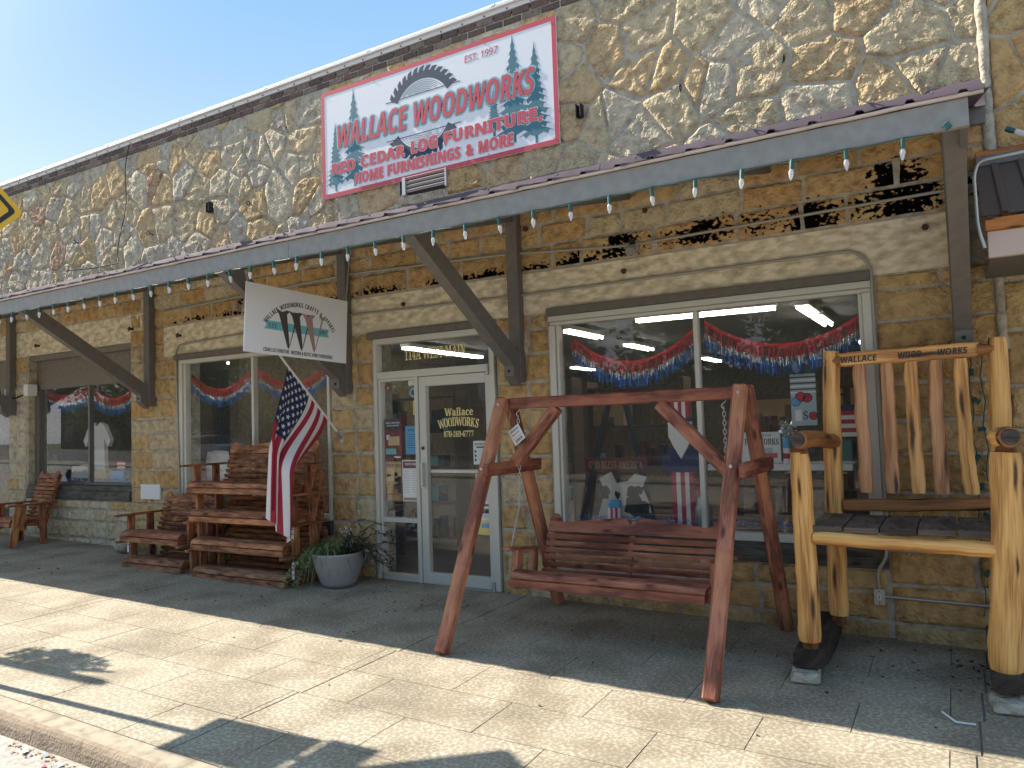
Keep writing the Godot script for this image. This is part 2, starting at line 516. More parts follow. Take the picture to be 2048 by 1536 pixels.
func view_and_light() -> void:
	var yaw := -0.530033
	var pitch := 0.0536121
	var roll := -0.032566
	var fwd := Vector3(sin(yaw) * cos(pitch), sin(pitch), -cos(yaw) * cos(pitch))
	var right := fwd.cross(Vector3.UP).normalized()
	var up := right.cross(fwd)
	var r2 := right * cos(roll) + up * sin(roll)
	var u2 := -right * sin(roll) + up * cos(roll)
	var cam := Camera3D.new()
	cam.name = "camera"
	cam.fov = rad_to_deg(2.0 * atan(768.0 / 1508.85))
	cam.far = 600.0
	cam.near = 0.05
	add_child(cam)
	cam.transform = Transform3D(Basis(r2, u2, -fwd), Vector3(0, 1.588, 6.25))
	cam.current = true
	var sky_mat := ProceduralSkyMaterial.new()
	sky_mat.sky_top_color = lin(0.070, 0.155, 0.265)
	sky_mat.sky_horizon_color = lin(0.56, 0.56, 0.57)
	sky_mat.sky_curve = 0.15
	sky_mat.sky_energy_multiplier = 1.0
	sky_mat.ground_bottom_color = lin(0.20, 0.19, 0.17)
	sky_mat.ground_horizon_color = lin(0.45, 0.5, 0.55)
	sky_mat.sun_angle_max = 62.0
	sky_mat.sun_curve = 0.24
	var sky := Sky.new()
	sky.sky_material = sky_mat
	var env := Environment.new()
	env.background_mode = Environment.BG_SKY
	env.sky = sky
	env.tonemap_mode = Environment.TONE_MAPPER_LINEAR
	env.tonemap_exposure = 3.45
	env.sdfgi_enabled = true
	env.ssao_enabled = true
	env.ssil_enabled = true
	var we := WorldEnvironment.new()
	we.name = "world_environment"
	we.environment = env
	add_child(we)
	var sun := DirectionalLight3D.new()
	sun.name = "sun"
	sun.light_energy = 1.12
	sun.light_color = Color(1.0, 0.96, 0.90)
	sun.light_angular_distance = 0.5
	sun.shadow_enabled = true
	add_child(sun)
	sun.look_at_from_position(Vector3(-20, 17, 2), Vector3(-20, 17, 2) + Vector3(1.0, -0.832, -SUN_RUN))

# ---- ground ----------------------------------------------------------------------------------------------------------
func sheet(mb: MB, x0: float, x1: float, z0: float, z1: float, lift: float, nx := 1) -> void:
	for i in nx:
		var a := lerpf(x0, x1, float(i) / nx)
		var b := lerpf(x0, x1, float(i + 1) / nx)
		mb.quad(Vector3(a, gy(a, z1) + lift, z1), Vector3(b, gy(b, z1) + lift, z1), Vector3(b, gy(b, z0) + lift, z0), Vector3(a, gy(a, z0) + lift, z0), Vector2(a, z1), Vector2(b, z1), Vector2(b, z0), Vector2(a, z0))

func build_ground() -> void:
	var mb := MB.new()
	sheet(mb, -150, 150, -160, 220, -0.3)
	structure(put("ground", mb, M.lawn), "flat grassy ground beyond the street", "ground")
	mb = MB.new()
	sheet(mb, -150, 150, 3.83, 15.5, -0.105)
	structure(put("road", mb, M.road), "worn pale asphalt street in front of the shop", "road")
	for k in 2:
		mb = MB.new()
		sheet(mb, -150, 150, 10.2 + 0.25 * k, 10.32 + 0.25 * k, -0.10)
		structure(put("road_marking", mb, M.yellow_line), "double yellow centre line on the street, " + ["nearer", "farther"][k] + " stripe", "road marking")
	mb = MB.new()
	sheet(mb, -150, 150, 15.5, 18.5, -0.03)
	mb.quad(Vector3(-150, gy(-150, 15.5) - 0.2, 15.5), Vector3(-150, gy(-150, 15.5) - 0.03, 15.5), Vector3(150, gy(150, 15.5) - 0.03, 15.5), Vector3(150, gy(150, 15.5) - 0.2, 15.5))
	structure(put("far_pavement", mb, M.kerb_concrete), "concrete pavement on the other side of the street", "pavement")
	mb = MB.new()
	sheet(mb, -150, 150, 18.5, 36.0, -0.1)
	structure(put("parking_lot", mb, M.lot_asphalt), "pale parking lot across the street", "parking lot")
	# the pavement: 18 by 36 inch stamped slabs in running bond over a bed that shows in the joints
	mb = MB.new()
	sheet(mb, -40, 12, -0.3, 3.66, -0.008)
	var bed: Node3D = put("pavement", mb, M.joint_dirt)
	structure(bed, "buff stamped concrete pavement of long slabs in front of the shop", "pavement")
	var row := 0.4572
	var far := MB.new()
	for r in 8:
		var z1 := 3.65 - row * r
		var z0 := z1 - row
		var shift := -5.12 if r % 2 == 0 else -5.57
		for i in range(-13, 13):
			var x0 := shift + 0.9085 * i
			var cuts := [x0, x0 + 0.9085]
			for cj in [-10.86, -7.24, -3.64 - 0.05 * (z1 - 1.9), 0.06 - 0.05 * (z1 - 1.0), 3.7]:
				if cj > x0 + 0.03 and cj < x0 + 0.88: cuts.insert(1, cj)
			for q in cuts.size() - 1:
				var a: float = cuts[q] + (0.004 if q > 0 else 0.0008)
				var b: float = cuts[q + 1] - (0.004 if q < cuts.size() - 2 else 0.0008)
				var s := MB.new()
				slab(s, a, b, z0 + 0.0004, z1 - 0.0004)
				put("slab", s, M["pavement_%d" % rng.randi_range(0, 3)], bed)
	for i in 2:
		sheet(far, [-40.0, 6.0][i], [-16.9, 12.0][i], -0.1, 3.65, 0.0, 1)
	far.uv2 = far.uv
	put("slab_field", far, M.pavement_1, bed).set_meta("kind", "stuff")
	# kerb with a brown nose, dirt and shade both put into its colour
	var kerb := MB.new()
	sheet(kerb, -40, 12, 3.654, 3.775, -0.001, 20)
	var k: Node3D = put("kerb", kerb, M.kerb_concrete)
	structure(k, "concrete kerb with a browner edge of dirt and painted shade beside the gutter", "kerb")
	var nose := MB.new()
	var k0 := nose.v.size()
	var prof := [Vector2(3.775, -0.001), Vector2(3.80, -0.007), Vector2(3.816, -0.025), Vector2(3.825, -0.055), Vector2(3.834, -0.115)]
	for i in 160:
		var a := -30.0 + i * 0.25
		for j in prof.size() - 1:
			var pa: Vector2 = prof[j]
			var pb: Vector2 = prof[j + 1]
			var wob := func(x: float, q: int) -> float: return 0.008 * wave.get_noise_2d(x * 3.0, q * 5.0) * minf(q, 2)
			var c := a + 0.25
			nose.quad(Vector3(a, gy(a, pa.x) + pa.y, pa.x + wob.call(a, j)), Vector3(a, gy(a, pb.x) + pb.y, pb.x + wob.call(a, j + 1)), Vector3(c, gy(c, pb.x) + pb.y, pb.x + wob.call(c, j + 1)), Vector3(c, gy(c, pa.x) + pa.y, pa.x + wob.call(c, j)))
	put("kerb_edge", nose, M.kerb_dirt_shade, k)
	litter()

func slab(s: MB, a: float, b: float, z0: float, z1: float) -> void:
	var e := 0.0022
	var p := func(x: float, z: float, d: float) -> Vector3: return Vector3(x, gy(x, z) + d, z)
	var u := rng.randf() * 3.0
	var nx := 4
	for i in nx:
		for j in 2:
			var x0 := lerpf(a + e, b - e, float(i) / nx)
			var x1 := lerpf(a + e, b - e, float(i + 1) / nx)
			var y0 := lerpf(z0 + e, z1 - e, j / 2.0)
			var y1 := lerpf(z0 + e, z1 - e, (j + 1) / 2.0)
			var h := func(x: float, z: float) -> float: return 0.0025 * wave.get_noise_2d(x * 2.5, z * 2.5)
			s.quad(p.call(x0, y1, h.call(x0, y1)), p.call(x1, y1, h.call(x1, y1)), p.call(x1, y0, h.call(x1, y0)), p.call(x0, y0, h.call(x0, y0)), Vector2(x0 + u, y1), Vector2(x1 + u, y1), Vector2(x1 + u, y0), Vector2(x0 + u, y0))
			for q in [Vector2(x0, y1), Vector2(x1, y1), Vector2(x1, y0), Vector2(x0, y0)]: s.uv2.append(q * 0.4)
	for q in [[Vector2(a, z1), Vector2(b, z1), Vector2(b - e, z1 - e), Vector2(a + e, z1 - e)], [Vector2(b, z0), Vector2(a, z0), Vector2(a + e, z0 + e), Vector2(b - e, z0 + e)], [Vector2(b, z1), Vector2(b, z0), Vector2(b - e, z0 + e), Vector2(b - e, z1 - e)], [Vector2(a, z0), Vector2(a, z1), Vector2(a + e, z1 - e), Vector2(a + e, z0 + e)]]:
		s.quad(p.call(q[0].x, q[0].y, -0.01), p.call(q[1].x, q[1].y, -0.01), p.call(q[2].x, q[2].y, 0.0), p.call(q[3].x, q[3].y, 0.0), q[0], q[1], q[2], q[3])
		for w in q: s.uv2.append(w * 0.4)

func litter() -> void:
	# paper and dry leaves in the gutter, dry leaves on the pavement
	var mb := MB.new()
	for i in 60:
		var t := rng.randf()
		var x := lerpf(-4.86, -4.05, t)
		var z := lerpf(3.90, 3.86, t) + rng.randf_range(-0.035, 0.05)
		scrap(mb, x, z, gy(x, z) - 0.102, rng.randf_range(0.004, 0.013))
	tag(put("gutter_litter", mb, M.bench_tan), "pale scraps and dry leaf bits lying in the gutter", "litter", "", "stuff")
	for q in [["paper_scrap", -4.655, 3.90, 0.042, "paper_white", "crumpled white paper scrap in the gutter"], ["wrapper_scrap", -4.49, 3.87, 0.03, "car_blue", "small pale blue wrapper scrap beside the white paper in the gutter"], ["leaf_scrap", -4.37, 3.95, 0.02, "sign_red", "small red leaf lying on the road by the gutter"], ["paper_scrap", -4.30, 3.90, 0.024, "paper_white", "smaller white paper scrap farther along the gutter"], ["leaf_scrap", -4.22, 3.915, 0.03, "stone_cream", "pale dry leaf lying flat in the gutter"]]:
		mb = MB.new()
		scrap(mb, q[1], q[2], gy(q[1], q[2]) - 0.102, q[3])
		tag(put(q[0], mb, M[q[4]]), q[5], "litter")
	mb = MB.new()
	for i in 130:
		var x := rng.randf_range(-5.2, 0.2)
		var z := rng.randf_range(0.08, 1.1) if rng.randf() < 0.85 else rng.randf_range(1.0, 2.6)
		scrap(mb, x, z, gy(x, z) + 0.003, rng.randf_range(0.006, 0.017))
	for i in 26:
		var x := 0.05 + rng.randfn(0.0, 0.16)
		var z := 0.3 + absf(rng.randfn(0.0, 0.25))
		scrap(mb, x, z, gy(x, z) + 0.003, rng.randf_range(0.008, 0.024))
	for i in 26:
		var x := rng.randf_range(-12.0, -5.4)
		var z := rng.randf_range(0.6, 1.6)
		scrap(mb, x, z, gy(x, z) + 0.003, rng.randf_range(0.008, 0.02))
	tag(put("fallen_leaves", mb, M.dry_leaf), "dark dry leaves scattered over the shaded pavement", "leaves", "", "stuff")
	mb = MB.new()
	mb.tube([Vector3(-0.16, gy(-0.16, 1.33) + 0.006, 1.33), Vector3(-0.09, gy(-0.09, 1.46) + 0.01, 1.46), Vector3(0.0, gy(0.0, 1.44) + 0.006, 1.44)], [0.006, 0.007, 0.006], 6)
	tag(put("plastic_tie", mb, M.white_paint), "thin bent white plastic tie lying on the pavement", "litter")

func scrap(mb: MB, x: float, z: float, y: float, r: float) -> void:
	var a := rng.randf() * TAU
	var d := Vector3(cos(a), 0, sin(a)) * r
	var e := Vector3(-sin(a), 0, cos(a)) * r * rng.randf_range(0.35, 0.8)
	var c := Vector3(x, y + r * 0.25, z)
	mb.quad(c - d + Vector3(0, r * 0.1, 0), c - e - Vector3(0, r * 0.2, 0), c + d + Vector3(0, r * 0.35, 0), c + e - Vector3(0, r * 0.15, 0))
	mb.quad(c + e - Vector3(0, r * 0.15 + 0.002, 0), c + d + Vector3(0, r * 0.35 - 0.002, 0), c - e - Vector3(0, r * 0.2 + 0.002, 0), c - d + Vector3(0, r * 0.1 - 0.002, 0))

# ---- masonry ---------------------------------------------------------------------------------------------------------
func stone(parent: Node3D, poly: PackedVector2Array, proud: float, amp: float, m: Material, step := 0.06, rings := 5, stain := false, seed_off := 0.0) -> void:
	# one roughly dressed stone: outline in the wall's plane, its face worked over by ridged noise
	if Geometry2D.is_polygon_clockwise(poly): poly.reverse()
	var c := Vector2.ZERO
	for p in poly: c += p
	c /= poly.size()
	var edge := PackedVector2Array()
	for i in poly.size():
		var a := poly[i]
		var b := poly[(i + 1) % poly.size()]
		var k := maxi(1, int(ceil(a.distance_to(b) / step)))
		for j in k:
			var q := a.lerp(b, float(j) / k)
			var d := (q - c).normalized()
			edge.append(q + d * (0.010 * wave.get_noise_2d(q.x * 9.0, q.y * 9.0) - 0.002))
	var mb := MB.new()
	var n := edge.size()
	var mean := 0.0
	for q in edge: mean += q.distance_to(c)
	mean /= n
	var scales := [1.0, 1.0 - minf(0.4, 0.014 / mean)]
	for i in rings: scales.append(lerpf(scales[1], 0.0, float(i + 1) / rings))
	var u := Vector2(rng.randf(), rng.randf()) * 4.0
	var tilt := Vector2(rng.randf_range(-1, 1), rng.randf_range(-1, 1)) * amp * 1.2
	for r in scales.size():
		var last: bool = r == scales.size() - 1
		for i in (1 if last else n):
			var q: Vector2 = c if last else c + (edge[i] - c) * scales[r]
			var z := -0.016
			if r > 0:
				var d := (q - c) / mean
				var f := ridge.get_noise_2d(q.x * 1.1 + seed_off, q.y * 1.5) * 0.8 + wave.get_noise_2d(q.x * 4.0, q.y * 4.0 + seed_off) * 0.6 + wave.get_noise_2d(q.x * 13.0, q.y * 13.0 + seed_off) * 0.35
				z = proud + amp * f + tilt.dot(d) * 0.6
				if r == 1: z = lerpf(z, -0.006, 0.25)
			mb.v.append(Vector3(q.x, q.y, z)); mb.n.append(Vector3.BACK); mb.uv.append(q + u)
			if stain: mb.uv2.append(Vector2((q.x + 9.6) / 10.0, 1.0 - (q.y - 2.7) / 1.0))
	for r in scales.size() - 1:
		for i in n:
			var i2 := (i + 1) % n
			var a := r * n + i
			var b := r * n + i2
			if r == scales.size() - 2:
				var k := (r + 1) * n
				mb.ix.append(a); mb.ix.append(k); mb.ix.append(b)
			else:
				var e := (r + 1) * n + i
				var f := (r + 1) * n + i2
				mb.ix.append(a); mb.ix.append(e); mb.ix.append(b)
				mb.ix.append(b); mb.ix.append(e); mb.ix.append(f)
	mb.smooth(0, 0)
	put("stone", mb, m, parent)

func pick(list: Array) -> String:
	return list[rng.randi() % list.size()]

func rubble(parent: Node3D, x0: float, x1: float, y0: float, y1: float, cell: float, names: Array, amp: float, holes: Array = []) -> void:
	# irregular polygons: the cells of a jittered, staggered set of points
	var pts := []
	var ny := int(round((y1 - y0) / (cell * 0.86)))
	var nx := int(round((x1 - x0) / (cell * 1.18)))
	for j in range(-1, ny + 1):
		for i in range(-1, nx + 1):
			if rng.randf() < 0.10: continue
			pts.append(Vector2(x0 + (i + 0.5 + (0.5 if j % 2 else 0.0) + rng.randf_range(-0.38, 0.38)) * (x1 - x0) / nx, y0 + (j + 0.5 + rng.randf_range(-0.34, 0.34)) * (y1 - y0) / ny))
			if rng.randf() < 0.10: pts.append(pts[-1] + Vector2(rng.randf_range(0.1, 0.2), rng.randf_range(-0.2, 0.2)))
	for a in pts.size():
		var p: Vector2 = pts[a]
		var gap := rng.randf_range(0.002, 0.007) if p.x < -6.2 else rng.randf_range(0.004, 0.011)
		var poly := PackedVector2Array([Vector2(x0, y0), Vector2(x1, y0), Vector2(x1, y1), Vector2(x0, y1)])
		for b in pts.size():
			if a == b or p.distance_squared_to(pts[b]) > 2.4: continue
			var d: Vector2 = (pts[b] - p)
			var mid := p + d * 0.5 - d.normalized() * gap
			var t := Vector2(-d.y, d.x).normalized() * 9.0
			var half := PackedVector2Array([mid + t, mid - t, mid - t - d.normalized() * 9.0, mid + t - d.normalized() * 9.0])
			var cut := Geometry2D.intersect_polygons(poly, half)
			if cut.is_empty():
				poly = PackedVector2Array()
				break
			poly = cut[0]
		if poly.size() < 3: continue
		var tidy := PackedVector2Array()
		for i in poly.size():
			if poly[i].distance_to(poly[(i + 1) % poly.size()]) > 0.035: tidy.append(poly[i])
		if tidy.size() < 3: continue
		var area := 0.0
		var inside := false
		for i in tidy.size(): area += tidy[i].cross(tidy[(i + 1) % tidy.size()]) * 0.5
		if absf(area) < 0.006: continue
		for h in holes:
			var all := true
			for q in tidy:
				if not h.has_point(q): all = false
			inside = inside or all
		if inside: continue
		stone(parent, tidy, rng.randf_range(-0.002, 0.010), amp * rng.randf_range(0.6, 1.3), M[pick(names)], 0.034, 8, false, rng.randf() * 50.0)

func coursed(parent: Node3D, x0: float, x1: float, y0: float, y1: float, hmin: float, hmax: float, wmin: float, wmax: float, names: Array, amp: float, stain := false) -> void:
	var y := y0
	while y < y1 - 0.04:
		var h := rng.randf_range(hmin, hmax)
		if y + h > y1 - hmin * 0.6: h = y1 - y
		var x := x0
		while x < x1 - 0.04:
			var w := rng.randf_range(wmin, wmax)
			if x + w > x1 - wmin * 0.6: w = x1 - x
			var g := 0.011
			var j := func() -> float: return rng.randf_range(-0.009, 0.009)
			var rise := rng.randf_range(-0.012, 0.012) if amp > 0.011 else 0.0
			var inner: bool = x + w < x1 - 0.01
			var poly := PackedVector2Array([Vector2(x + g + (j.call() if x > x0 else 0.0), y + g), Vector2(x + w - g + (j.call() if inner else 0.0), y + g + rise * 0.4), Vector2(x + w - g + (j.call() if inner else 0.0), y + h - g + rise), Vector2(x + g + (j.call() if x > x0 else 0.0), y + h - g)])
			var key := pick(names)
			var m: Material = stained(key) if stain else M[key]
			stone(parent, poly, rng.randf_range(0.002, 0.016), amp * rng.randf_range(0.6, 1.2), m, 0.07, 4, stain, rng.randf() * 50.0)
			x += w
		y += h

var stain_tex: ImageTexture
func stained(key: String) -> Material:
	# the same stone with what is left of a peeling black paint band
	if not M.has(key + "_tarred"):
		var m: StandardMaterial3D = M[key].duplicate()
		m.resource_name = key + "_tarred"
		m.detail_enabled = true
		m.detail_albedo = tar_picture()
		m.detail_uv_layer = BaseMaterial3D.DETAIL_UV_2
		M[key + "_tarred"] = m
	return M[key + "_tarred"]

func tar_picture() -> ImageTexture:
	if stain_tex: return stain_tex
	# 10 m by 1 m of wall from x = -9.6, y = 2.7
	var im := Image.create(2000, 200, false, Image.FORMAT_RGBA8)
	im.fill(Color(0.05, 0.045, 0.045, 0.0))
	var f := noise(71, 0.085, 5)
	var g := noise(72, 0.008, 3)
	for px in 2000:
		var x := -9.6 + px / 200.0
		for py in 200:
			var y := 3.7 - py / 200.0
			if y < 2.98 or y > 3.5: continue
			# two bands: one hugging the lintel, one under the upper conduit, heavier to the right of the door
			var heavy := smoothstep(-3.6, -1.2, x)
			var up := lerpf(3.055, 3.11, heavy) + 0.012 * sin(x * 2.1)
			var b1 := 1.0 - absf(y - up) / lerpf(0.05, 0.085, heavy)
			var b2 := (1.0 - absf(y - 3.2 - 0.02 * sin(x * 1.3)) / lerpf(0.02, 0.07, heavy)) if x > -2.6 else -1.0
			var b3 := (1.0 - Vector2((x + 0.25) * 0.6, (y - 3.33) * 1.0).length() / 0.12)
			var b := maxf(maxf(b1, b2), b3 - 0.35)
			var a := b * 0.55 + f.get_noise_2d(px, py * 1.3) * 1.15 + g.get_noise_2d(px * 1.0, 9.0 + py * 0.6) * 1.2 - 0.02 - (0.34 if x < -5.0 else 0.1 * (1.0 - heavy))
			if b < -0.7: continue
			if a > 0.14: im.set_pixel(px, py, Color(0.055, 0.05, 0.05, smoothstep(0.14, 0.2, a)))
	stain_tex = ImageTexture.create_from_image(im)
	return stain_tex

func wall_rects(called: String, parent: Node3D, rects: Array, z0 := -0.32, z1 := -0.009) -> MeshInstance3D:
	var mb := MB.new()
	for r in rects:
		mb.box(Vector3((r[0] + r[1]) * 0.5, (r[2] + r[3]) * 0.5, (z0 + z1) * 0.5), Vector3(r[1] - r[0], r[3] - r[2], z1 - z0))
	return put(called, mb, M.mortar, parent)

func build_shop() -> void:
	var b := thing("stone_shop", "long stone shop building with big display windows and rough rubble upper wall", "building", Vector3.ZERO)
	var upper := wall_rects("upper_wall", b, [[-24.0, 0.30, 3.76, 5.6]])
	var warm := ["stone_buff_split", "stone_buff_split", "stone_buff_split", "stone_cream_split", "stone_cream", "stone_gold_split", "stone_gold", "stone_gold_split", "stone_honey_split", "stone_buff"]
	var pale := ["stone_cream_split", "stone_cream_split", "stone_grey_split", "stone_buff_split", "stone_buff", "stone_grey_split", "stone_cream", "stone_cream_split", "stone_grey", "stone_buff_split", "stone_buff", "stone_gold_split", "stone_gold_split", "stone_cream_split", "stone_buff_split", "stone_cream", "stone_gold", "stone_rust_split"]
	rubble(upper, -15.4, -6.0, 3.86, 5.5, 0.37, pale, 0.015, [])
	rubble(upper, -6.0, 0.29, 3.86, 5.5, 0.40, warm, 0.015, [Rect2(-6.0, 4.22, 2.92, 1.17)])
	# brick course and coping
	var par := part("parapet", b)
	for cr in 2:
		var x := -15.6 + 0.1 * cr
		while x < 0.25:
			var mb := MB.new()
			mb.box(Vector3(x + 0.1, 5.5 + 0.036 + 0.073 * cr, -0.036 + rng.randf_range(-0.003, 0.004)), Vector3(0.198 + rng.randf_range(-0.006, 0.002), 0.062, 0.075), Basis.from_euler(Vector3(0, rng.randf_range(-0.02, 0.02), rng.randf_range(-0.01, 0.01))), 0.006, Vector2(rng.randf(), rng.randf()))
			put("brick", mb, M["brick_%d" % rng.randi_range(0, 2)], par)
			x += 0.21
	var cop := MB.new()
	cop.box(Vector3(-7.85, 5.672, -0.03), Vector3(16.3, 0.045, 0.075), Basis.IDENTITY, 0.004)
	cop.box(Vector3(-7.85, 5.70, -0.16), Vector3(16.3, 0.012, 0.40), Basis.IDENTITY, 0.003)
	put("coping_flange", cop, M.coping, par)
	var roll := MB.new()
	var rp := []
	var rr := []
	for i in 66:
		rp.append(Vector3(-16.0 + i * 0.25, 5.742 + 0.004 * wave.get_noise_1d(i * 2.0), -0.028 + 0.004 * wave.get_noise_1d(i * 3.1 + 50.0)))
		rr.append(0.034)
	roll.tube(rp, rr, 10)
	put("coping_roll", roll, M.coping, par)
	for i in 10:
		var mb := MB.new()
		mb.tube([Vector3(-15.1 + i * 1.62, 5.742, -0.028), Vector3(-15.06 + i * 1.62, 5.742, -0.028)], [0.038, 0.038], 12)
		put("coping_band", mb, M.galvanised, par)
	for i in 60:
		var mb := MB.new()
		mb.box(Vector3(-15.5 + i * 0.265, 5.664, 0.012), Vector3(0.014, 0.014, 0.012), Basis.IDENTITY, 0.003)
		put("screw", mb, M.black_iron, par)
	# between awning and lintel
	var mid := wall_rects("frieze_wall", b, [[-24.0, 0.30, 3.03, 3.76]])
	var sand := ["stone_tan", "stone_honey", "stone_tan", "stone_brown", "stone_honey", "stone_buff"]
	coursed(mid, -15.5, -9.0, 3.27, 3.74, 0.2, 0.27, 0.3, 0.62, sand, 0.009)
	coursed(mid, -9.0, 0.29, 3.035, 3.74, 0.17, 0.3, 0.3, 0.72, sand, 0.013, true)
	# ground-floor masonry
	var low := wall_rects("lower_wall", b, [[-24.0, -15.0, -0.5, 3.03], [-15.0, -12.88, -0.5, 0.3], [-15.0, -12.88, 2.9, 3.03], [-12.88, -12.37, -0.5, 2.88], [-12.88, -8.99, 2.88, 3.03], [-12.37, -9.71, -0.5, 0.71], [-9.71, -8.68, -0.5, 2.88], [-8.68, -6.02, -0.5, 0.43], [-6.02, -5.40, -0.5, 2.62], [-3.83, -3.25, -0.5, 2.62], [-3.25, -0.49, -0.5, 0.43], [-0.49, 0.30, -0.5, 2.62], [-8.99, 0.30, 2.62, 3.03]])
	var ash := ["stone_honey", "stone_tan", "stone_honey", "stone_buff", "stone_tan"]
	var grey := ["stone_cream", "stone_buff", "stone_cream", "stone_grey", "stone_honey"]
	coursed(low, -12.88, -12.37, -0.1, 2.88, 0.2, 0.26, 0.22, 0.32, grey, 0.010)
	coursed(low, -12.37, -9.71, -0.05, 0.71, 0.16, 0.26, 0.3, 0.6, grey, 0.011)
	coursed(low, -9.71, -8.68, -0.05, 2.60, 0.18, 0.27, 0.3, 0.6, ash, 0.010)
	coursed(low, -9.71, -8.99, 2.60, 3.27, 0.2, 0.26, 0.25, 0.4, ash, 0.010)
	coursed(low, -8.68, -6.02, -0.1, 0.43, 0.2, 0.26, 0.3, 0.6, ash, 0.010)
	coursed(low, -6.02, -5.40, -0.1, 2.62, 0.2, 0.28, 0.3, 0.42, ash, 0.010)
	coursed(low, -3.83, -3.25, -0.1, 2.62, 0.19, 0.27, 0.27, 0.4, ash, 0.011)
	coursed(low, -3.25, -0.49, -0.15, 0.43, 0.17, 0.22, 0.35, 0.75, ["stone_brown", "stone_honey", "stone_tan"], 0.009)
	coursed(low, -0.49, 0.29, -0.18, 2.62, 0.2, 0.29, 0.36, 0.8, ["stone_honey", "stone_brown", "stone_tan"], 0.011)
	coursed(low, -15.0, -12.9, -0.05, 0.3, 0.2, 0.26, 0.3, 0.6, grey, 0.010)
	# side of the left pier, where the window bay steps back
	one_box("pier_return", Vector3(-12.368, -0.05, -0.20), Vector3(-12.34, 2.88, -0.014), M.stone_cream, b, 0.003)
	# concrete lintels
	var lt := MB.new()
	lt.box(Vector3(-4.435, 2.826, -0.05), Vector3(9.1, 0.405, 0.11), Basis.IDENTITY, 0.012)
	put("lintel", lt, M.lintel_concrete, b)
	lt = MB.new()
	lt.box(Vector3(-11.85, 3.075, -0.05), Vector3(4.9, 0.385, 0.10), Basis.IDENTITY, 0.012)
	put("lintel", lt, M.lintel_concrete, b)
	for p in [Vector2(-2.47, 2.913), Vector2(-0.12, 2.928), Vector2(-4.95, 2.89), Vector2(-2.25, 3.42), Vector2(-3.45, 3.45)]:
		var mb := MB.new()
		mb.tube([Vector3(p.x, p.y, 0.0), Vector3(p.x, p.y, 0.03)], [0.026, 0.022], 6)
		put("bolt", mb, M.rust, b)
	for p in [Vector2(-12.0, 3.02), Vector2(-11.1, 3.06), Vector2(-9.65, 3.06), Vector2(-8.62, 2.88)]:
		var mb := MB.new()
		mb.tube([Vector3(p.x, p.y, 0.0), Vector3(p.x, p.y, 0.05)], [0.018, 0.018], 6)
		mb.box(Vector3(p.x, p.y, 0.055), Vector3(0.05, 0.05, 0.02), Basis.from_euler(Vector3(0, 0, 0.5)), 0.005)
		put("bolt", mb, M.rust, b)
	windows_and_door(b)
	# little iron bits left on the upper wall
	for p in [[-2.825, 4.441, 0.055, 0.12], [-7.98, 4.45, 0.055, 0.13]]:
		var mb := MB.new()
		for s in [-1, 1]: mb.box(Vector3(p[0] + s * 0.022, p[1], 0.045), Vector3(0.012, p[3], 0.07), Basis.IDENTITY, 0.002)
		mb.box(Vector3(p[0], p[1], 0.018), Vector3(0.055, p[3], 0.012), Basis.IDENTITY, 0.002)
		put("iron_bracket", mb, M.black_iron, b)
	for p in [Vector2(-1.893, 4.401), Vector2(-9.2, 4.30), Vector2(-7.25, 4.36), Vector2(-10.95, 4.45), Vector2(-1.05, 4.42)]:
		var mb := MB.new()
		mb.tube([Vector3(p.x, p.y, 0.0), Vector3(p.x + 0.03, p.y, 0.06)], [0.007, 0.007], 6)
		var ring := []
		var rad := []
		for i in 13:
			ring.append(Vector3(p.x + 0.03, p.y + 0.024 * sin(TAU * i / 12.0), 0.085 + 0.024 * cos(TAU * i / 12.0)))
			rad.append(0.006)
		mb.tube(ring, rad, 6, false)
		put("eye_hook", mb, M.black_iron, b)
	# vent under the big sign
	var v := part("vent", b)
	one_box("vent_back", Vector3(-4.96, 4.03, -0.01), Vector3(-4.34, 4.22, 0.012), M.black_iron, v)
	for i in 4:
		var mb := MB.new()
		mb.box(Vector3(-4.6, 4.07 + i * 0.045, 0.035), Vector3(0.5, 0.032, 0.008), Basis.from_euler(Vector3(0.7, 0, 0)), 0.002)
		put("louvre", mb, M.galvanised, v)
	one_box("vent_frame", Vector3(-4.90, 4.03, 0.012), Vector3(-4.855, 4.22, 0.05), M.galvanised, v)
	one_box("vent_frame", Vector3(-4.35, 4.03, 0.012), Vector3(-4.33, 4.22, 0.05), M.galvanised, v)

func frame_bar(parent: Node3D, x0: float, x1: float, y0: float, y1: float, z0 := -0.07, z1 := 0.02, m: Material = null, called := "frame_bar") -> void:
	one_box(called, Vector3(x0, y0, z0), Vector3(x1, y1, z1), m if m else M.aluminium, parent, 0.004)

func pane(parent: Node3D, x0: float, x1: float, y0: float, y1: float, z := -0.03) -> void:
	var mb := MB.new()
	mb.quad(Vector3(x0, y0, z), Vector3(x1, y0, z), Vector3(x1, y1, z), Vector3(x0, y1, z))
	put("pane", mb, M.glass, parent)

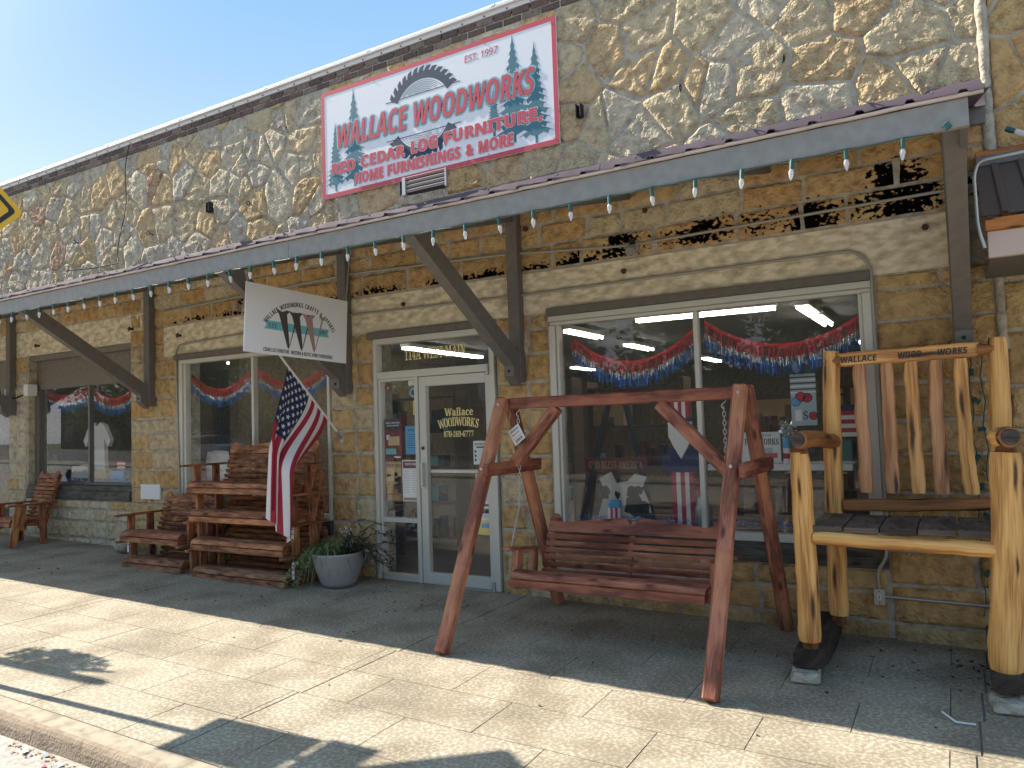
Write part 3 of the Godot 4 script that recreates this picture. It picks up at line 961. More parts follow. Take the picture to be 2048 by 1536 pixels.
func windows_and_door(b: Node3D) -> void:
	# big window beside the swing
	var w := part("display_window", b)
	frame_bar(w, -3.232, -0.502, 2.53, 2.582, -0.07, 0.035)
	frame_bar(w, -3.232, -0.502, 2.495, 2.528, -0.07, 0.012)
	frame_bar(w, -3.232, -3.17, 0.66, 2.494, -0.07, 0.03)
	frame_bar(w, -3.168, -3.14, 0.66, 2.494, -0.07, 0.008)
	frame_bar(w, -0.565, -0.502, 0.66, 2.494, -0.07, 0.03)
	frame_bar(w, -0.595, -0.567, 0.66, 2.494, -0.07, 0.008)
	frame_bar(w, -1.872, -1.83, 0.66, 2.494, -0.06, 0.01)
	frame_bar(w, -3.232, -0.502, 0.592, 0.658, -0.07, 0.03)
	pane(w, -3.14, -1.872, 0.66, 2.494)
	pane(w, -1.83, -0.595, 0.66, 2.494)
	one_box("sill", Vector3(-3.26, 0.43, -0.09), Vector3(-0.485, 0.59, 0.03), M.sill_paint, w, 0.008)
	one_box("head_board", Vector3(-3.245, 2.584, -0.04), Vector3(-0.50, 2.656, 0.055), M.trim_brown, w, 0.005)
	# window behind the stacked swings
	w = part("display_window", b)
	frame_bar(w, -8.64, -6.02, 2.505, 2.558, -0.07, 0.03)
	frame_bar(w, -8.64, -8.575, 0.66, 2.503, -0.07, 0.03)
	frame_bar(w, -8.573, -8.53, 0.66, 2.503, -0.07, 0.01)
	frame_bar(w, -6.06, -6.02, 0.66, 2.503, -0.07, 0.02)
	frame_bar(w, -7.30, -7.258, 0.66, 2.503, -0.06, 0.01)
	frame_bar(w, -8.64, -6.02, 0.592, 0.658, -0.07, 0.03)
	pane(w, -8.53, -7.30, 0.66, 2.503)
	pane(w, -7.258, -6.06, 0.66, 2.503)
	one_box("sill", Vector3(-8.68, 0.43, -0.09), Vector3(-6.02, 0.59, 0.03), M.sill_paint, w, 0.008)
	one_box("head_board", Vector3(-8.71, 2.56, -0.04), Vector3(-6.02, 2.63, 0.055), M.trim_brown, w, 0.005)
	# set-back window at the left with its brown panel
	w = part("bay_window", b)
	one_box("panel", Vector3(-12.34, 2.36, -0.19), Vector3(-9.71, 2.80, -0.14), M.panel_brown, w, 0.004)
	one_box("head_board", Vector3(-12.36, 2.80, -0.18), Vector3(-9.72, 2.878, -0.02), M.panel_brown, w, 0.006)
	frame_bar(w, -12.34, -12.22, 0.93, 2.36, -0.2, -0.11, M.aluminium_dark)
	frame_bar(w, -9.76, -9.71, 0.93, 2.36, -0.2, -0.11, M.aluminium_dark)
	frame_bar(w, -10.925, -10.885, 0.93, 2.36, -0.19, -0.12, M.aluminium_dark)
	frame_bar(w, -12.22, -9.76, 0.91, 0.95, -0.2, -0.11, M.aluminium_dark)
	pane(w, -12.22, -10.925, 0.95, 2.36, -0.155)
	pane(w, -10.885, -9.76, 0.95, 2.36, -0.155)
	one_box("sill", Vector3(-12.335, 0.84, -0.2), Vector3(-9.712, 0.91, 0.0), M.sill_paint, w, 0.006)
	one_box("sill", Vector3(-12.335, 0.712, -0.2), Vector3(-9.712, 0.84, 0.025), M.sill_paint, w, 0.008)
	# far-left bay, mostly outside the picture
	w = part("bay_window", b)
	frame_bar(w, -15.0, -12.89, 2.2, 2.9, -0.2, -0.13, M.panel_brown, "panel")
	frame_bar(w, -15.0, -14.9, 0.3, 2.2, -0.2, -0.11, M.aluminium_dark)
	frame_bar(w, -12.95, -12.89, 0.3, 2.2, -0.2, -0.11, M.aluminium_dark)
	frame_bar(w, -15.0, -12.89, 0.25, 0.3, -0.2, -0.11, M.aluminium_dark)
	pane(w, -14.9, -12.95, 0.3, 2.2, -0.16)
	lettering("lettering", "Main", M.white_paint, w, Vector3(-13.07, 2.36, -0.125), 0.42, 0.14, "Droid Serif", true)
	# entrance
	var d := part("entrance", b)
	frame_bar(d, -5.37, -3.842, 2.485, 2.55, -0.07, 0.03)
	frame_bar(d, -5.37, -5.325, 0.005, 2.485, -0.07, 0.03)
	frame_bar(d, -5.323, -5.29, 0.07, 2.115, -0.07, 0.01)
	frame_bar(d, -3.90, -3.842, -0.01, 2.485, -0.07, 0.03)
	frame_bar(d, -5.325, -3.90, 2.115, 2.19, -0.07, 0.025)
	frame_bar(d, -4.83, -4.785, 0.0, 2.115, -0.07, 0.025)
	frame_bar(d, -5.29, -4.83, 0.605, 0.652, -0.07, 0.02)
	frame_bar(d, -5.29, -4.83, 0.005, 0.07, -0.07, 0.02)
	frame_bar(d, -5.29, -4.83, 2.085, 2.114, -0.07, 0.012)
	pane(d, -5.325, -3.90, 2.19, 2.485)
	pane(d, -5.29, -4.83, 0.652, 2.085)
	pane(d, -5.29, -4.83, 0.07, 0.605)
	one_box("head_board", Vector3(-5.44, 2.552, -0.04), Vector3(-3.855, 2.622, 0.055), M.trim_brown, d, 0.005)
	one_box("threshold", Vector3(-4.785, -0.02, -0.09), Vector3(-3.90, -0.002, 0.03), M.galvanised, d, 0.003)
	var leaf := part("door", b)
	frame_bar(leaf, -4.78, -4.695, 0.0, 2.11, -0.055, 0.01, null, "stile")
	frame_bar(leaf, -3.965, -3.905, 0.0, 2.11, -0.055, 0.01, null, "stile")
	frame_bar(leaf, -4.694, -3.966, 2.01, 2.11, -0.055, 0.01, null, "rail")
	frame_bar(leaf, -4.694, -3.966, 0.0, 0.112, -0.055, 0.01, null, "rail")
	frame_bar(leaf, -4.694, -3.966, 1.118, 1.152, -0.075, -0.04, null, "push_bar")
	pane(leaf, -4.694, -3.966, 0.112, 2.01)
	var mb := MB.new()
	mb.box(Vector3(-4.738, 1.10, 0.045), Vector3(0.03, 0.26, 0.02), Basis.IDENTITY, 0.006)
	for y in [0.99, 1.21]: mb.box(Vector3(-4.738, y, 0.022), Vector3(0.02, 0.02, 0.03))
	put("handle", mb, M.aluminium, leaf)
	mb = MB.new()
	mb.tube([Vector3(-4.738, 1.375, 0.008), Vector3(-4.738, 1.375, 0.022)], [0.018, 0.016], 12)
	put("lock", mb, M.rust, leaf)
	for y in [0.03, 2.13]:
		mb = MB.new()
		mb.box(Vector3(-3.915, y, 0.035), Vector3(0.03, 0.10, 0.03), Basis.IDENTITY, 0.006)
		put("hinge", mb, M.galvanised, leaf)
	glass_lettering(d, leaf)

# ---- lettering -------------------------------------------------------------------------------------------------------
func text_mesh(s: String, family: String, bold: bool, depth := 0.004) -> TextMesh:
	var f := SystemFont.new()
	f.font_names = PackedStringArray([family])
	f.font_weight = 700 if bold else 400
	var t := TextMesh.new()
	t.text = s
	t.font = f
	t.font_size = 64
	t.pixel_size = 0.01
	t.depth = depth
	t.curve_step = 1.5
	return t

func fit(t: TextMesh, at: Vector3, w: float, h: float, basis := Basis.IDENTITY, shear := 0.0) -> Transform3D:
	# at = middle of the word; w, h = its real width and height
	var bb := t.get_aabb()
	var sx := w / maxf(bb.size.x, 1e-4)
	var sy := h / maxf(bb.size.y, 1e-4)
	var b := basis * Basis(Vector3(sx, 0, 0), Vector3(shear * sy, sy, 0), Vector3(0, 0, 1))
	return Transform3D(b, at - b * bb.get_center())

func lettering(called: String, s: String, m: Material, parent: Node3D, at: Vector3, w: float, h: float, family := "Droid Sans", bold := true, basis := Basis.IDENTITY, shear := 0.0, depth := 0.004) -> MeshInstance3D:
	var t := text_mesh(s, family, bold, depth)
	return put_mesh(called, t, m, parent, fit(t, at, w, h, basis, shear))

func outlined(s: String, m: Material, around: Material, parent: Node3D, at: Vector3, w: float, h: float, r: float, family := "Droid Sans", shear := 0.0, thick := 0.0) -> void:
	# a coloured edge round each letter: the same word laid down several times a little apart, behind the letters
	var t := text_mesh(s, family, true, 0.002)
	var st := SurfaceTool.new()
	for i in 10:
		var o := Vector3(cos(TAU * i / 10.0), sin(TAU * i / 10.0), 0) * r
		st.append_from(t, 0, fit(t, at + o - Vector3(0, 0, 0.0006 * (i % 5)), w, h, Basis.IDENTITY, shear))
	put_mesh("lettering_edge", st.commit(), around, parent)
	st = SurfaceTool.new()
	for i in 6:
		var o := Vector3(cos(TAU * i / 6.0), sin(TAU * i / 6.0), 0) * thick
		st.append_from(t, 0, fit(t, at + o + Vector3(0, 0, 0.003 + 0.0004 * i), w, h, Basis.IDENTITY, shear))
	put_mesh("lettering", st.commit(), m, parent)

func arc_text(s: String, m: Material, parent: Node3D, c: Vector3, r: float, a0: float, a1: float, size: float, basis: Basis, family := "Droid Sans", bold := true, squash := 1.0) -> void:
	# letters set one by one round an arc, clockwise from angle a0 to a1
	var ws := []
	var total := 0.0
	for ch in s:
		var wd := 0.42
		if ch in "WM&": wd = 0.95
		elif ch in "I.·,": wd = 0.35
		elif ch == " ": wd = 0.42
		else: wd = 0.68
		ws.append(wd)
		total += wd
	var st := SurfaceTool.new()
	var at := 0.0
	for i in s.length():
		var a: float = lerpf(a0, a1, (at + ws[i] * 0.5) / total)
		at += ws[i]
		if s[i] == " ": continue
		var t := text_mesh(s[i], family, bold, 0.002)
		var bb := t.get_aabb()
		var k := size / 0.46
		var turn := Basis(Vector3.BACK, a - PI / 2)
		var b := basis * turn * Basis.from_scale(Vector3(k * squash, k, 1))
		var mid := bb.get_center()
		mid.y = bb.size.y * 0.5 + bb.position.y if s[i] in "&" else 0.23
		st.append_from(t, 0, Transform3D(b, c + basis * Vector3(cos(a) * r, sin(a) * r, 0) - b * Vector3(mid.x, 0.0, mid.z)))
	put_mesh("lettering", st.commit(), m, parent)

func glass_lettering(d: Node3D, leaf: Node3D) -> void:
	lettering("lettering", "114A WEST MAIN", M.gold_leaf, d, Vector3(-4.588, 2.355, -0.024), 0.775, 0.118, "Droid Serif", true, Basis.IDENTITY, 0.0, 0.002)
	lettering("lettering", "Wallace", M.gold_leaf, leaf, Vector3(-4.31, 1.735, -0.024), 0.345, 0.082, "Droid Serif", true, Basis.IDENTITY, 0.0, 0.002)
	arc_text("WOODWORKS", M.gold_leaf, leaf, Vector3(-4.315, 0.637, -0.024), 1.0, PI / 2 + 0.25, PI / 2 - 0.25, 0.088, Basis.IDENTITY, "Droid Serif", true, 0.6)
	lettering("lettering", "870-269-6777", M.gold_leaf, leaf, Vector3(-4.318, 1.512, -0.024), 0.36, 0.062, "Droid Serif", true, Basis.IDENTITY, 0.0, 0.002)

# ---- awning ----------------------------------------------------------------------------------------------------------
func build_awning() -> void:
	var a := thing("awning", "long tin-roofed awning with grey timber fascia and knee braces along the shop front", "awning")
	var x := -24.0
	while x < 0.1:
		var e := minf(x + 4.87, 0.135)
		one_box("fascia", Vector3(x + 0.001, 2.970, 1.96), Vector3(e - 0.001, 3.112, 2.00), M.fascia_paint, a, 0.004)
		x = e
	one_box("end_rafter", Vector3(0.095, 2.99, 0.1), Vector3(0.134, 3.12, 1.958), M.awning_timber, a, 0.004)
	for rx in [-22.0, -20.0, -18.0, -16.4, -14.8, -12.75, -11.0, -9.21, -7.5, -5.74, -4.6, -3.565, -2.4, -1.2]:
		var rb := MB.new()
		rb.bar(Vector3(rx, 3.04, 1.955), Vector3(rx, 3.60, 0.03), 0.045, 0.12, Vector3.UP, 0.003)
		put("rafter", rb, M.awning_timber, a)
	# ribbed sheets, overlapping, with a dented drip edge
	var px := -24.0
	var k := 0
	while px < 0.15:
		var w := minf(0.92, 0.2 - px)
		var mb := MB.new()
		var prof := []
		var n := int(w / 0.23) + 1
		for i in n:
			var o := px + i * 0.23
			for q in [[0.0, 0.0], [0.012, 0.018], [0.04, 0.018], [0.052, 0.0], [0.14, 0.003]]:
				if o + q[0] <= px + w + 0.03: prof.append(Vector2(o + q[0], q[1]))
		var dent := func(xx: float) -> float: return 0.010 * wave.get_noise_1d(xx * 6.0) + 0.008 * wave.get_noise_1d(xx * 19.0)
		for i in prof.size() - 1:
			var p: Vector2 = prof[i]
			var q: Vector2 = prof[i + 1]
			var f0 := Vector3(p.x, 3.128 + p.y + dent.call(p.x), 2.032 + 0.012 * wave.get_noise_1d(p.x * 3.0))
			var f1 := Vector3(q.x, 3.128 + q.y + dent.call(q.x), 2.032 + 0.012 * wave.get_noise_1d(q.x * 3.0))
			var r0 := Vector3(p.x, 3.150 + p.y, 1.95)
			var r1 := Vector3(q.x, 3.150 + q.y, 1.95)
			var t0 := Vector3(p.x, 3.735 + p.y, 0.04)
			var t1 := Vector3(q.x, 3.735 + q.y, 0.04)
			mb.quad(f0, f1, r1, r0)
			mb.quad(r0, r1, t1, t0)
			mb.quad(f1 - Vector3(0, 0.004, 0), f0 - Vector3(0, 0.004, 0), r0 - Vector3(0, 0.004, 0), r1 - Vector3(0, 0.004, 0))
			mb.quad(f0 - Vector3(0, 0.004, 0), f1 - Vector3(0, 0.004, 0), f1, f0)
		put("roof_sheet", mb, M.roof_metal, a)
		px += 0.9
		k += 1
	one_box("added_sun_stop", Vector3(-24.0, 3.60, -0.008), Vector3(0.29, 3.725, 0.045), M.awning_timber, a)  # added board, stops sun leaking down between wall and flashing
	# added pale liner, unseen, bounces light onto the shaded wall
	var un := MB.new()
	un.quad(Vector3(-24.0, 3.59, 0.05), Vector3(0.09, 3.59, 0.05), Vector3(0.09, 3.115, 1.958), Vector3(-24.0, 3.115, 1.958))
	put("added_bounce_liner", un, M.bounce_liner_white, a)
	# pale folded edge strip under the sheets
	var st := MB.new()
	var n := 200
	for i in n:
		var x0 := lerpf(-24.0, 0.2, float(i) / n)
		var x1 := lerpf(-24.0, 0.2, float(i + 1) / n)
		var h := func(xx: float) -> float: return 3.113 + 0.004 * wave.get_noise_1d(xx * 9.0)
		var p := [Vector3(x0, h.call(x0), 2.022), Vector3(x1, h.call(x1), 2.022), Vector3(x1, h.call(x1) + 0.014, 2.026), Vector3(x0, h.call(x0) + 0.014, 2.026)]
		st.quad(p[0], p[1], p[2], p[3])
		st.quad(Vector3(x0, h.call(x0), 2.002), Vector3(x1, h.call(x1), 2.002), p[1], p[0])
		st.quad(p[3], p[2], Vector3(x1, h.call(x1) + 0.014, 2.002), Vector3(x0, h.call(x0) + 0.014, 2.002))
	put("drip_edge", st, M.roof_trim, a)
	# wall flashing in lengths, buckled between its screws
	x = -24.0
	while x < 0.2:
		var e := minf(x + 3.05, 0.30)
		var fb := MB.new()
		var nx := 48
		for i in nx + 1:
			var xx := lerpf(x + 0.003, e - 0.003, float(i) / nx)
			for j in 5:
				var y := lerpf(3.715, 3.93, j / 4.0)
				var b := 0.012 * (sin(PI * j / 4.0) * (0.55 + 0.8 * wave.get_noise_2d(xx * 1.6, j * 0.3)) + (0.35 * wave.get_noise_1d(xx * 2.4 + 70.0) if j == 4 else 0.0))
				fb.v.append(Vector3(xx, y + (0.012 * wave.get_noise_1d(xx * 2.0) if j == 4 else 0.0), [0.075, 0.046, 0.042, 0.034, 0.014][j] + b * (0.4 if j > 2 else 1.0)))
				fb.n.append(Vector3.BACK); fb.uv.append(Vector2(xx, y))
		for i in nx:
			for j in 4:
				var q := i * 5 + j
				fb.ix.append_array([q, q + 1, q + 5, q + 1, q + 6, q + 5])
		fb.smooth(0, 0)
		put("flashing", fb, M.roof_metal, a)
		for i in 4:
			var sx := x + 0.35 + i * 0.76
			if sx > e: continue
			var sc := MB.new()
			sc.tube([Vector3(sx, 3.895, 0.045), Vector3(sx, 3.892, 0.072)], [0.011, 0.007], 7)
			put("screw", sc, M.galvanised, a)
		x = e
	# knee-braced brackets
	for bx in [-19.7, -16.2, -12.72, -9.21, -5.74, -3.565, 0.075]:
		var br := part("bracket", a)
		one_box("post", Vector3(bx - 0.06, 1.985, -0.005), Vector3(bx + 0.06, 3.6, 0.10), M.awning_timber, br, 0.005)
		var mb := MB.new()
		var xf := Transform3D(Basis(Vector3(0, 0, 1), Vector3.UP, Vector3(-1, 0, 0)), Vector3(bx + 0.052, 0, 0))
		mb.plate(PackedVector2Array([Vector2(0.10, 1.95), Vector2(0.215, 2.04), Vector2(0.215, 2.135), Vector2(1.80, 3.14), Vector2(1.80, 3.165), Vector2(1.62, 3.205), Vector2(1.56, 3.17), Vector2(0.10, 2.25)]), 0.104, xf, Vector2(bx, 0))
		put("brace", mb, M.awning_timber, br)
		mb = MB.new()
		mb.tube([Vector3(bx, 2.085, 0.215), Vector3(bx, 2.085, 0.228)], [0.014, 0.010], 7)
		put("bolt", mb, M.black_iron, br)
	# C9 bulbs clipped under the fascia
	var ls := thing("light_string", "string of clear pointed bulbs in green sockets hanging under the awning fascia", "string lights", Vector3(0, 2.965, 2.0))
	var cord := []
	var rad := []
	var sock := MB.new()
	sock.tube([Vector3(0, 0.0, 0), Vector3(0, -0.012, 0), Vector3(0, -0.05, 0), Vector3(0, -0.054, 0)], [0.010, 0.0125, 0.012, 0.009], 10)
	var sm := sock.mesh()
	var bulb := MB.new()
	bulb.lathe([Vector2(0.008, -0.052), Vector2(0.0135, -0.064), Vector2(0.0145, -0.074), Vector2(0.0115, -0.09), Vector2(0.006, -0.106), Vector2(0.0005, -0.115)], 12)
	var bm := bulb.mesh()
	for i in 38:
		var bx := -0.155 - 0.266 * i
		cord.append(Vector3(bx + 0.136, -0.008 + 0.006 * wave.get_noise_1d(i * 7.0), 0.012)); rad.append(0.0035)
		cord.append(Vector3(bx, 0.0, 0.012)); rad.append(0.0035)
		var tilt := Basis.from_euler(Vector3(rng.randf_range(-0.12, 0.12), 0, rng.randf_range(-0.16, 0.16)))
		var s := put_mesh("socket", sm, M.green_plastic, ls, Transform3D(tilt, Vector3(bx, 0.0, 0.012)))
		put_mesh("bulb", bm, M.bulb_glass, s)
	var cm := MB.new()
	cm.tube(cord, rad, 5)
	put("cord", cm, M.green_plastic, ls)
	var pl := MB.new()
	pl.box(Vector3(0.04, 0.015, 0.02), Vector3(0.03, 0.035, 0.022), Basis.from_euler(Vector3(0, 0, 0.6)), 0.004)
	put("plug", pl, M.green_plastic, ls)

# ---- pipes and fittings ----------------------------------------------------------------------------------------------
func pipe(called: String, pts: Array, r: float, m: Material, label: String, category := "pipe") -> Node3D:
	# rounded corners
	var path := [pts[0]]
	for i in range(1, pts.size() - 1):
		var a: Vector3 = pts[i - 1]
		var b: Vector3 = pts[i]
		var c: Vector3 = pts[i + 1]
		var d := minf(0.13, minf(a.distance_to(b), b.distance_to(c)) * 0.45)
		var p := b + (a - b).normalized() * d
		var q := b + (c - b).normalized() * d
		for j in 7:
			var t := j / 6.0
			path.append(p.lerp(b, t).lerp(b.lerp(q, t), t))
	path.append(pts[-1])
	var rad := []
	for p in path: rad.append(r)
	var mb := MB.new()
	mb.tube(path, rad, 9)
	return tag(put(called, mb, m), label, category)

func build_fittings() -> void:
	pipe("conduit", [Vector3(-8.60, 0.6, 0.05), Vector3(-8.685, 2.45, 0.03), Vector3(-8.69, 2.755, 0.03), Vector3(-5.7, 2.845, 0.03), Vector3(-3.6, 2.815, 0.03), Vector3(-0.60, 2.822, 0.03), Vector3(-0.492, 2.70, 0.03), Vector3(-0.485, 0.70, 0.03), Vector3(-0.50, 0.52, 0.06), Vector3(-0.565, 0.42, 0.06), Vector3(-0.56, 0.29, 0.05)], 0.0125, M.conduit_paint, "thin metal conduit running along the concrete lintel and down past the big window", "conduit")
	pipe("conduit", [Vector3(-8.9, 3.22, 0.03), Vector3(-5.66, 3.30, 0.03), Vector3(-3.73, 3.235, 0.03), Vector3(-2.4, 3.13, 0.03), Vector3(0.02, 3.168, 0.03)], 0.012, M.conduit_paint, "upper conduit crossing the black stained stones under the awning", "conduit")
	pipe("conduit", [Vector3(-0.527, 0.238, 0.04), Vector3(0.9, 0.215, 0.04)], 0.0115, M.galvanised, "galvanised conduit running low along the wall from the outlet box behind the log chair", "conduit")
	var o := thing("outlet_box", "grey metal outlet box low on the wall behind the log chair", "outlet", Vector3(-0.56, 0.234, 0))
	one_box("box", Vector3(-0.036, -0.058, 0.0), Vector3(0.036, 0.058, 0.05), M.galvanised, o, 0.005)
	one_box("cover", Vector3(-0.036, -0.058, 0.0505), Vector3(0.036, 0.058, 0.055), M.galvanised, o, 0.002)
	one_box("receptacle", Vector3(-0.012, -0.018, 0.055), Vector3(0.012, 0.018, 0.058), M.white_paint, o, 0.001)
	for y in [-0.007, 0.007]: one_box("slot", Vector3(-0.005, y - 0.004, 0.058), Vector3(0.005, y + 0.004, 0.0595), M.black_iron, o, 0.0)
	for y in [-0.042, 0.042]: one_box("screw", Vector3(-0.004, y - 0.004, 0.055), Vector3(0.004, y + 0.004, 0.057), M.black_iron, o, 0.0)
	# old lamp holder on the upper conduit
	var l := thing("lamp_holder", "old round lamp holder on the stained stone under the awning", "lamp holder", Vector3(-2.36, 3.11, 0.03))
	var mb := MB.new()
	mb.tube([Vector3(0, 0, -0.02), Vector3(0, 0, 0.03)], [0.055, 0.055], 16)
	put("back_box", mb, M.conduit_paint, l)
	mb = MB.new()
	mb.tube([Vector3(0, -0.005, 0.03), Vector3(0, -0.03, 0.07), Vector3(0, -0.055, 0.09)], [0.03, 0.035, 0.045], 14)
	put("socket", mb, M.galvanised, l)
	mb = MB.new()
	mb.tube([Vector3(0, 0.03, 0.03), Vector3(0, 0.04, 0.07)], [0.03, 0.022], 12)
	put("cap", mb, M.black_iron, l)
	l = thing("lamp_holder", "small old pipe lamp arm above the hanging sign on the stained stone", "lamp holder", Vector3(-7.42, 3.16, 0.03))
	mb = MB.new()
	mb.tube([Vector3(0, 0, 0), Vector3(0, 0.02, 0.06), Vector3(0.12, 0.03, 0.09)], [0.014, 0.014, 0.014], 8)
	put("arm", mb, M.black_iron, l)
	mb = MB.new()
	mb.tube([Vector3(-0.05, -0.07, 0.05), Vector3(-0.05, 0.0, 0.05)], [0.035, 0.025], 10)
	put("shade", mb, M.conduit_paint, l)
	# marble date stone
	var p := thing("plaque", "small pale marble plaque set in the stone pier between the left windows", "plaque", Vector3(-9.235, 0.854, 0.03))
	one_box("slab", Vector3(-0.205, -0.10, -0.02), Vector3(0.205, 0.10, 0.012), M.paper_white, p, 0.006)
	# white cable box and cable on the left pier
	var cb := thing("junction_box", "small white junction box on the left pier with a looping cable", "junction box", Vector3(-12.30, 2.36, 0.0))
	one_box("box", Vector3(-0.06, -0.09, -0.1), Vector3(0.06, 0.09, 0.05), M.white_paint, cb, 0.008)
	mb = MB.new()
	mb.tube([Vector3(-0.06, -0.05, 0.0), Vector3(-0.3, -0.12, 0.05), Vector3(-0.62, -0.05, 0.1), Vector3(-0.72, 0.15, 0.1), Vector3(-0.66, 0.7, 0.1), Vector3(-0.8, 1.0, 0.2), Vector3(-1.3, 1.02, 0.2)], [0.011, 0.011, 0.011, 0.011, 0.011, 0.011, 0.011], 7)
	put("cable", mb, M.black_iron, cb)
	# drooping black cable on the upper wall
	mb = MB.new()
	var pts := []
	var rad := []
	for i in 15:
		pts.append(Vector3(-9.62 - 0.02 * i - 0.05 * sin(i * 0.7), 5.62 - 0.125 * i, 0.055 + (0.35 if i > 13 else 0.0)))
		rad.append(0.006)
	pts.append(Vector3(-9.65, 3.72, 0.9)); rad.append(0.006)
	mb.tube(pts, rad, 6)
	tag(put("cable", mb, M.black_iron), "thin black cable drooping down the upper stone wall onto the awning", "cable")
	# green wire and clips hanging behind the log chair
	mb = MB.new()
	for j in 2:
		pts = []
		rad = []
		for i in 22:
			pts.append(Vector3(0.10 + 0.05 * j + 0.012 * sin(i * 1.7 + j) + 0.02 * j, 2.0 - 0.088 * i, 0.035))
			rad.append(0.004)
		mb.tube(pts, rad, 5)
	for i in 9:
		mb.box(Vector3(0.11 + 0.02 * (i % 3), 1.85 - 0.2 * i, 0.04), Vector3(0.03, 0.05, 0.02), Basis.from_euler(Vector3(0, 0, i * 0.8)), 0.004)
	tag(put("green_wire", mb, M.green_plastic), "tangled green light cord hanging on the wall behind the log chair", "cord")

# ---- signs -----------------------------------------------------------------------------------------------------------
func pine(mb: MB, x: float, top: float, base: float, half: float, z: float, seed_: int) -> void:
	# a notched conifer outline
	var r := RandomNumberGenerator.new()
	r.seed = seed_
	var rows := 13
	for i in rows:
		var t := float(i) / rows
		var y := lerpf(top - 0.02, base + 0.06, t)
		var h := (base - top) / rows * -1.9
		var w := half * (0.10 + 0.95 * pow(t, 0.85)) * r.randf_range(0.82, 1.1)
		var tip := func(s: float) -> PackedVector2Array:
			return PackedVector2Array([Vector2(x, y + h * 0.62), Vector2(x + s * w * 0.35, y + h * 0.12), Vector2(x + s * w * 0.62, y - h * 0.02), Vector2(x + s * w, y - h * r.randf_range(0.18, 0.34)), Vector2(x + s * w * 0.72, y - h * 0.16), Vector2(x + s * w * 0.6, y - h * 0.42), Vector2(x + s * w * 0.38, y - h * 0.22), Vector2(x, y - h * 0.45)])
		for s in [-1.0, 1.0]:
			mb.plate(tip.call(s), 0.0008 + 0.0001 * (i % 7), Transform3D(Basis.IDENTITY, Vector3(0, 0, z + 0.00013 * i)))
	mb.plate(PackedVector2Array([Vector2(x - 0.005, top - 0.05), Vector2(x + 0.005, top - 0.05), Vector2(x, top)]), 0.0008, Transform3D(Basis.IDENTITY, Vector3(0, 0, z)))
	mb.plate(PackedVector2Array([Vector2(x - 0.014, base), Vector2(x + 0.014, base), Vector2(x + 0.014, base + 0.1), Vector2(x - 0.014, base + 0.1)]), 0.0008, Transform3D(Basis.IDENTITY, Vector3(0, 0, z)))

func ring_piece(mb: MB, c: Vector2, r0: float, r1: float, a0: float, a1: float, z: float, n := 24) -> void:
	for i in n:
		var a := lerpf(a0, a1, float(i) / n)
		var b := lerpf(a0, a1, float(i + 1) / n)
		mb.plate(PackedVector2Array([c + Vector2(cos(a), sin(a)) * r0, c + Vector2(cos(a), sin(a)) * r1, c + Vector2(cos(b), sin(b)) * r1, c + Vector2(cos(b), sin(b)) * r0]), 0.0012, Transform3D(Basis.IDENTITY, Vector3(0, 0, z)))

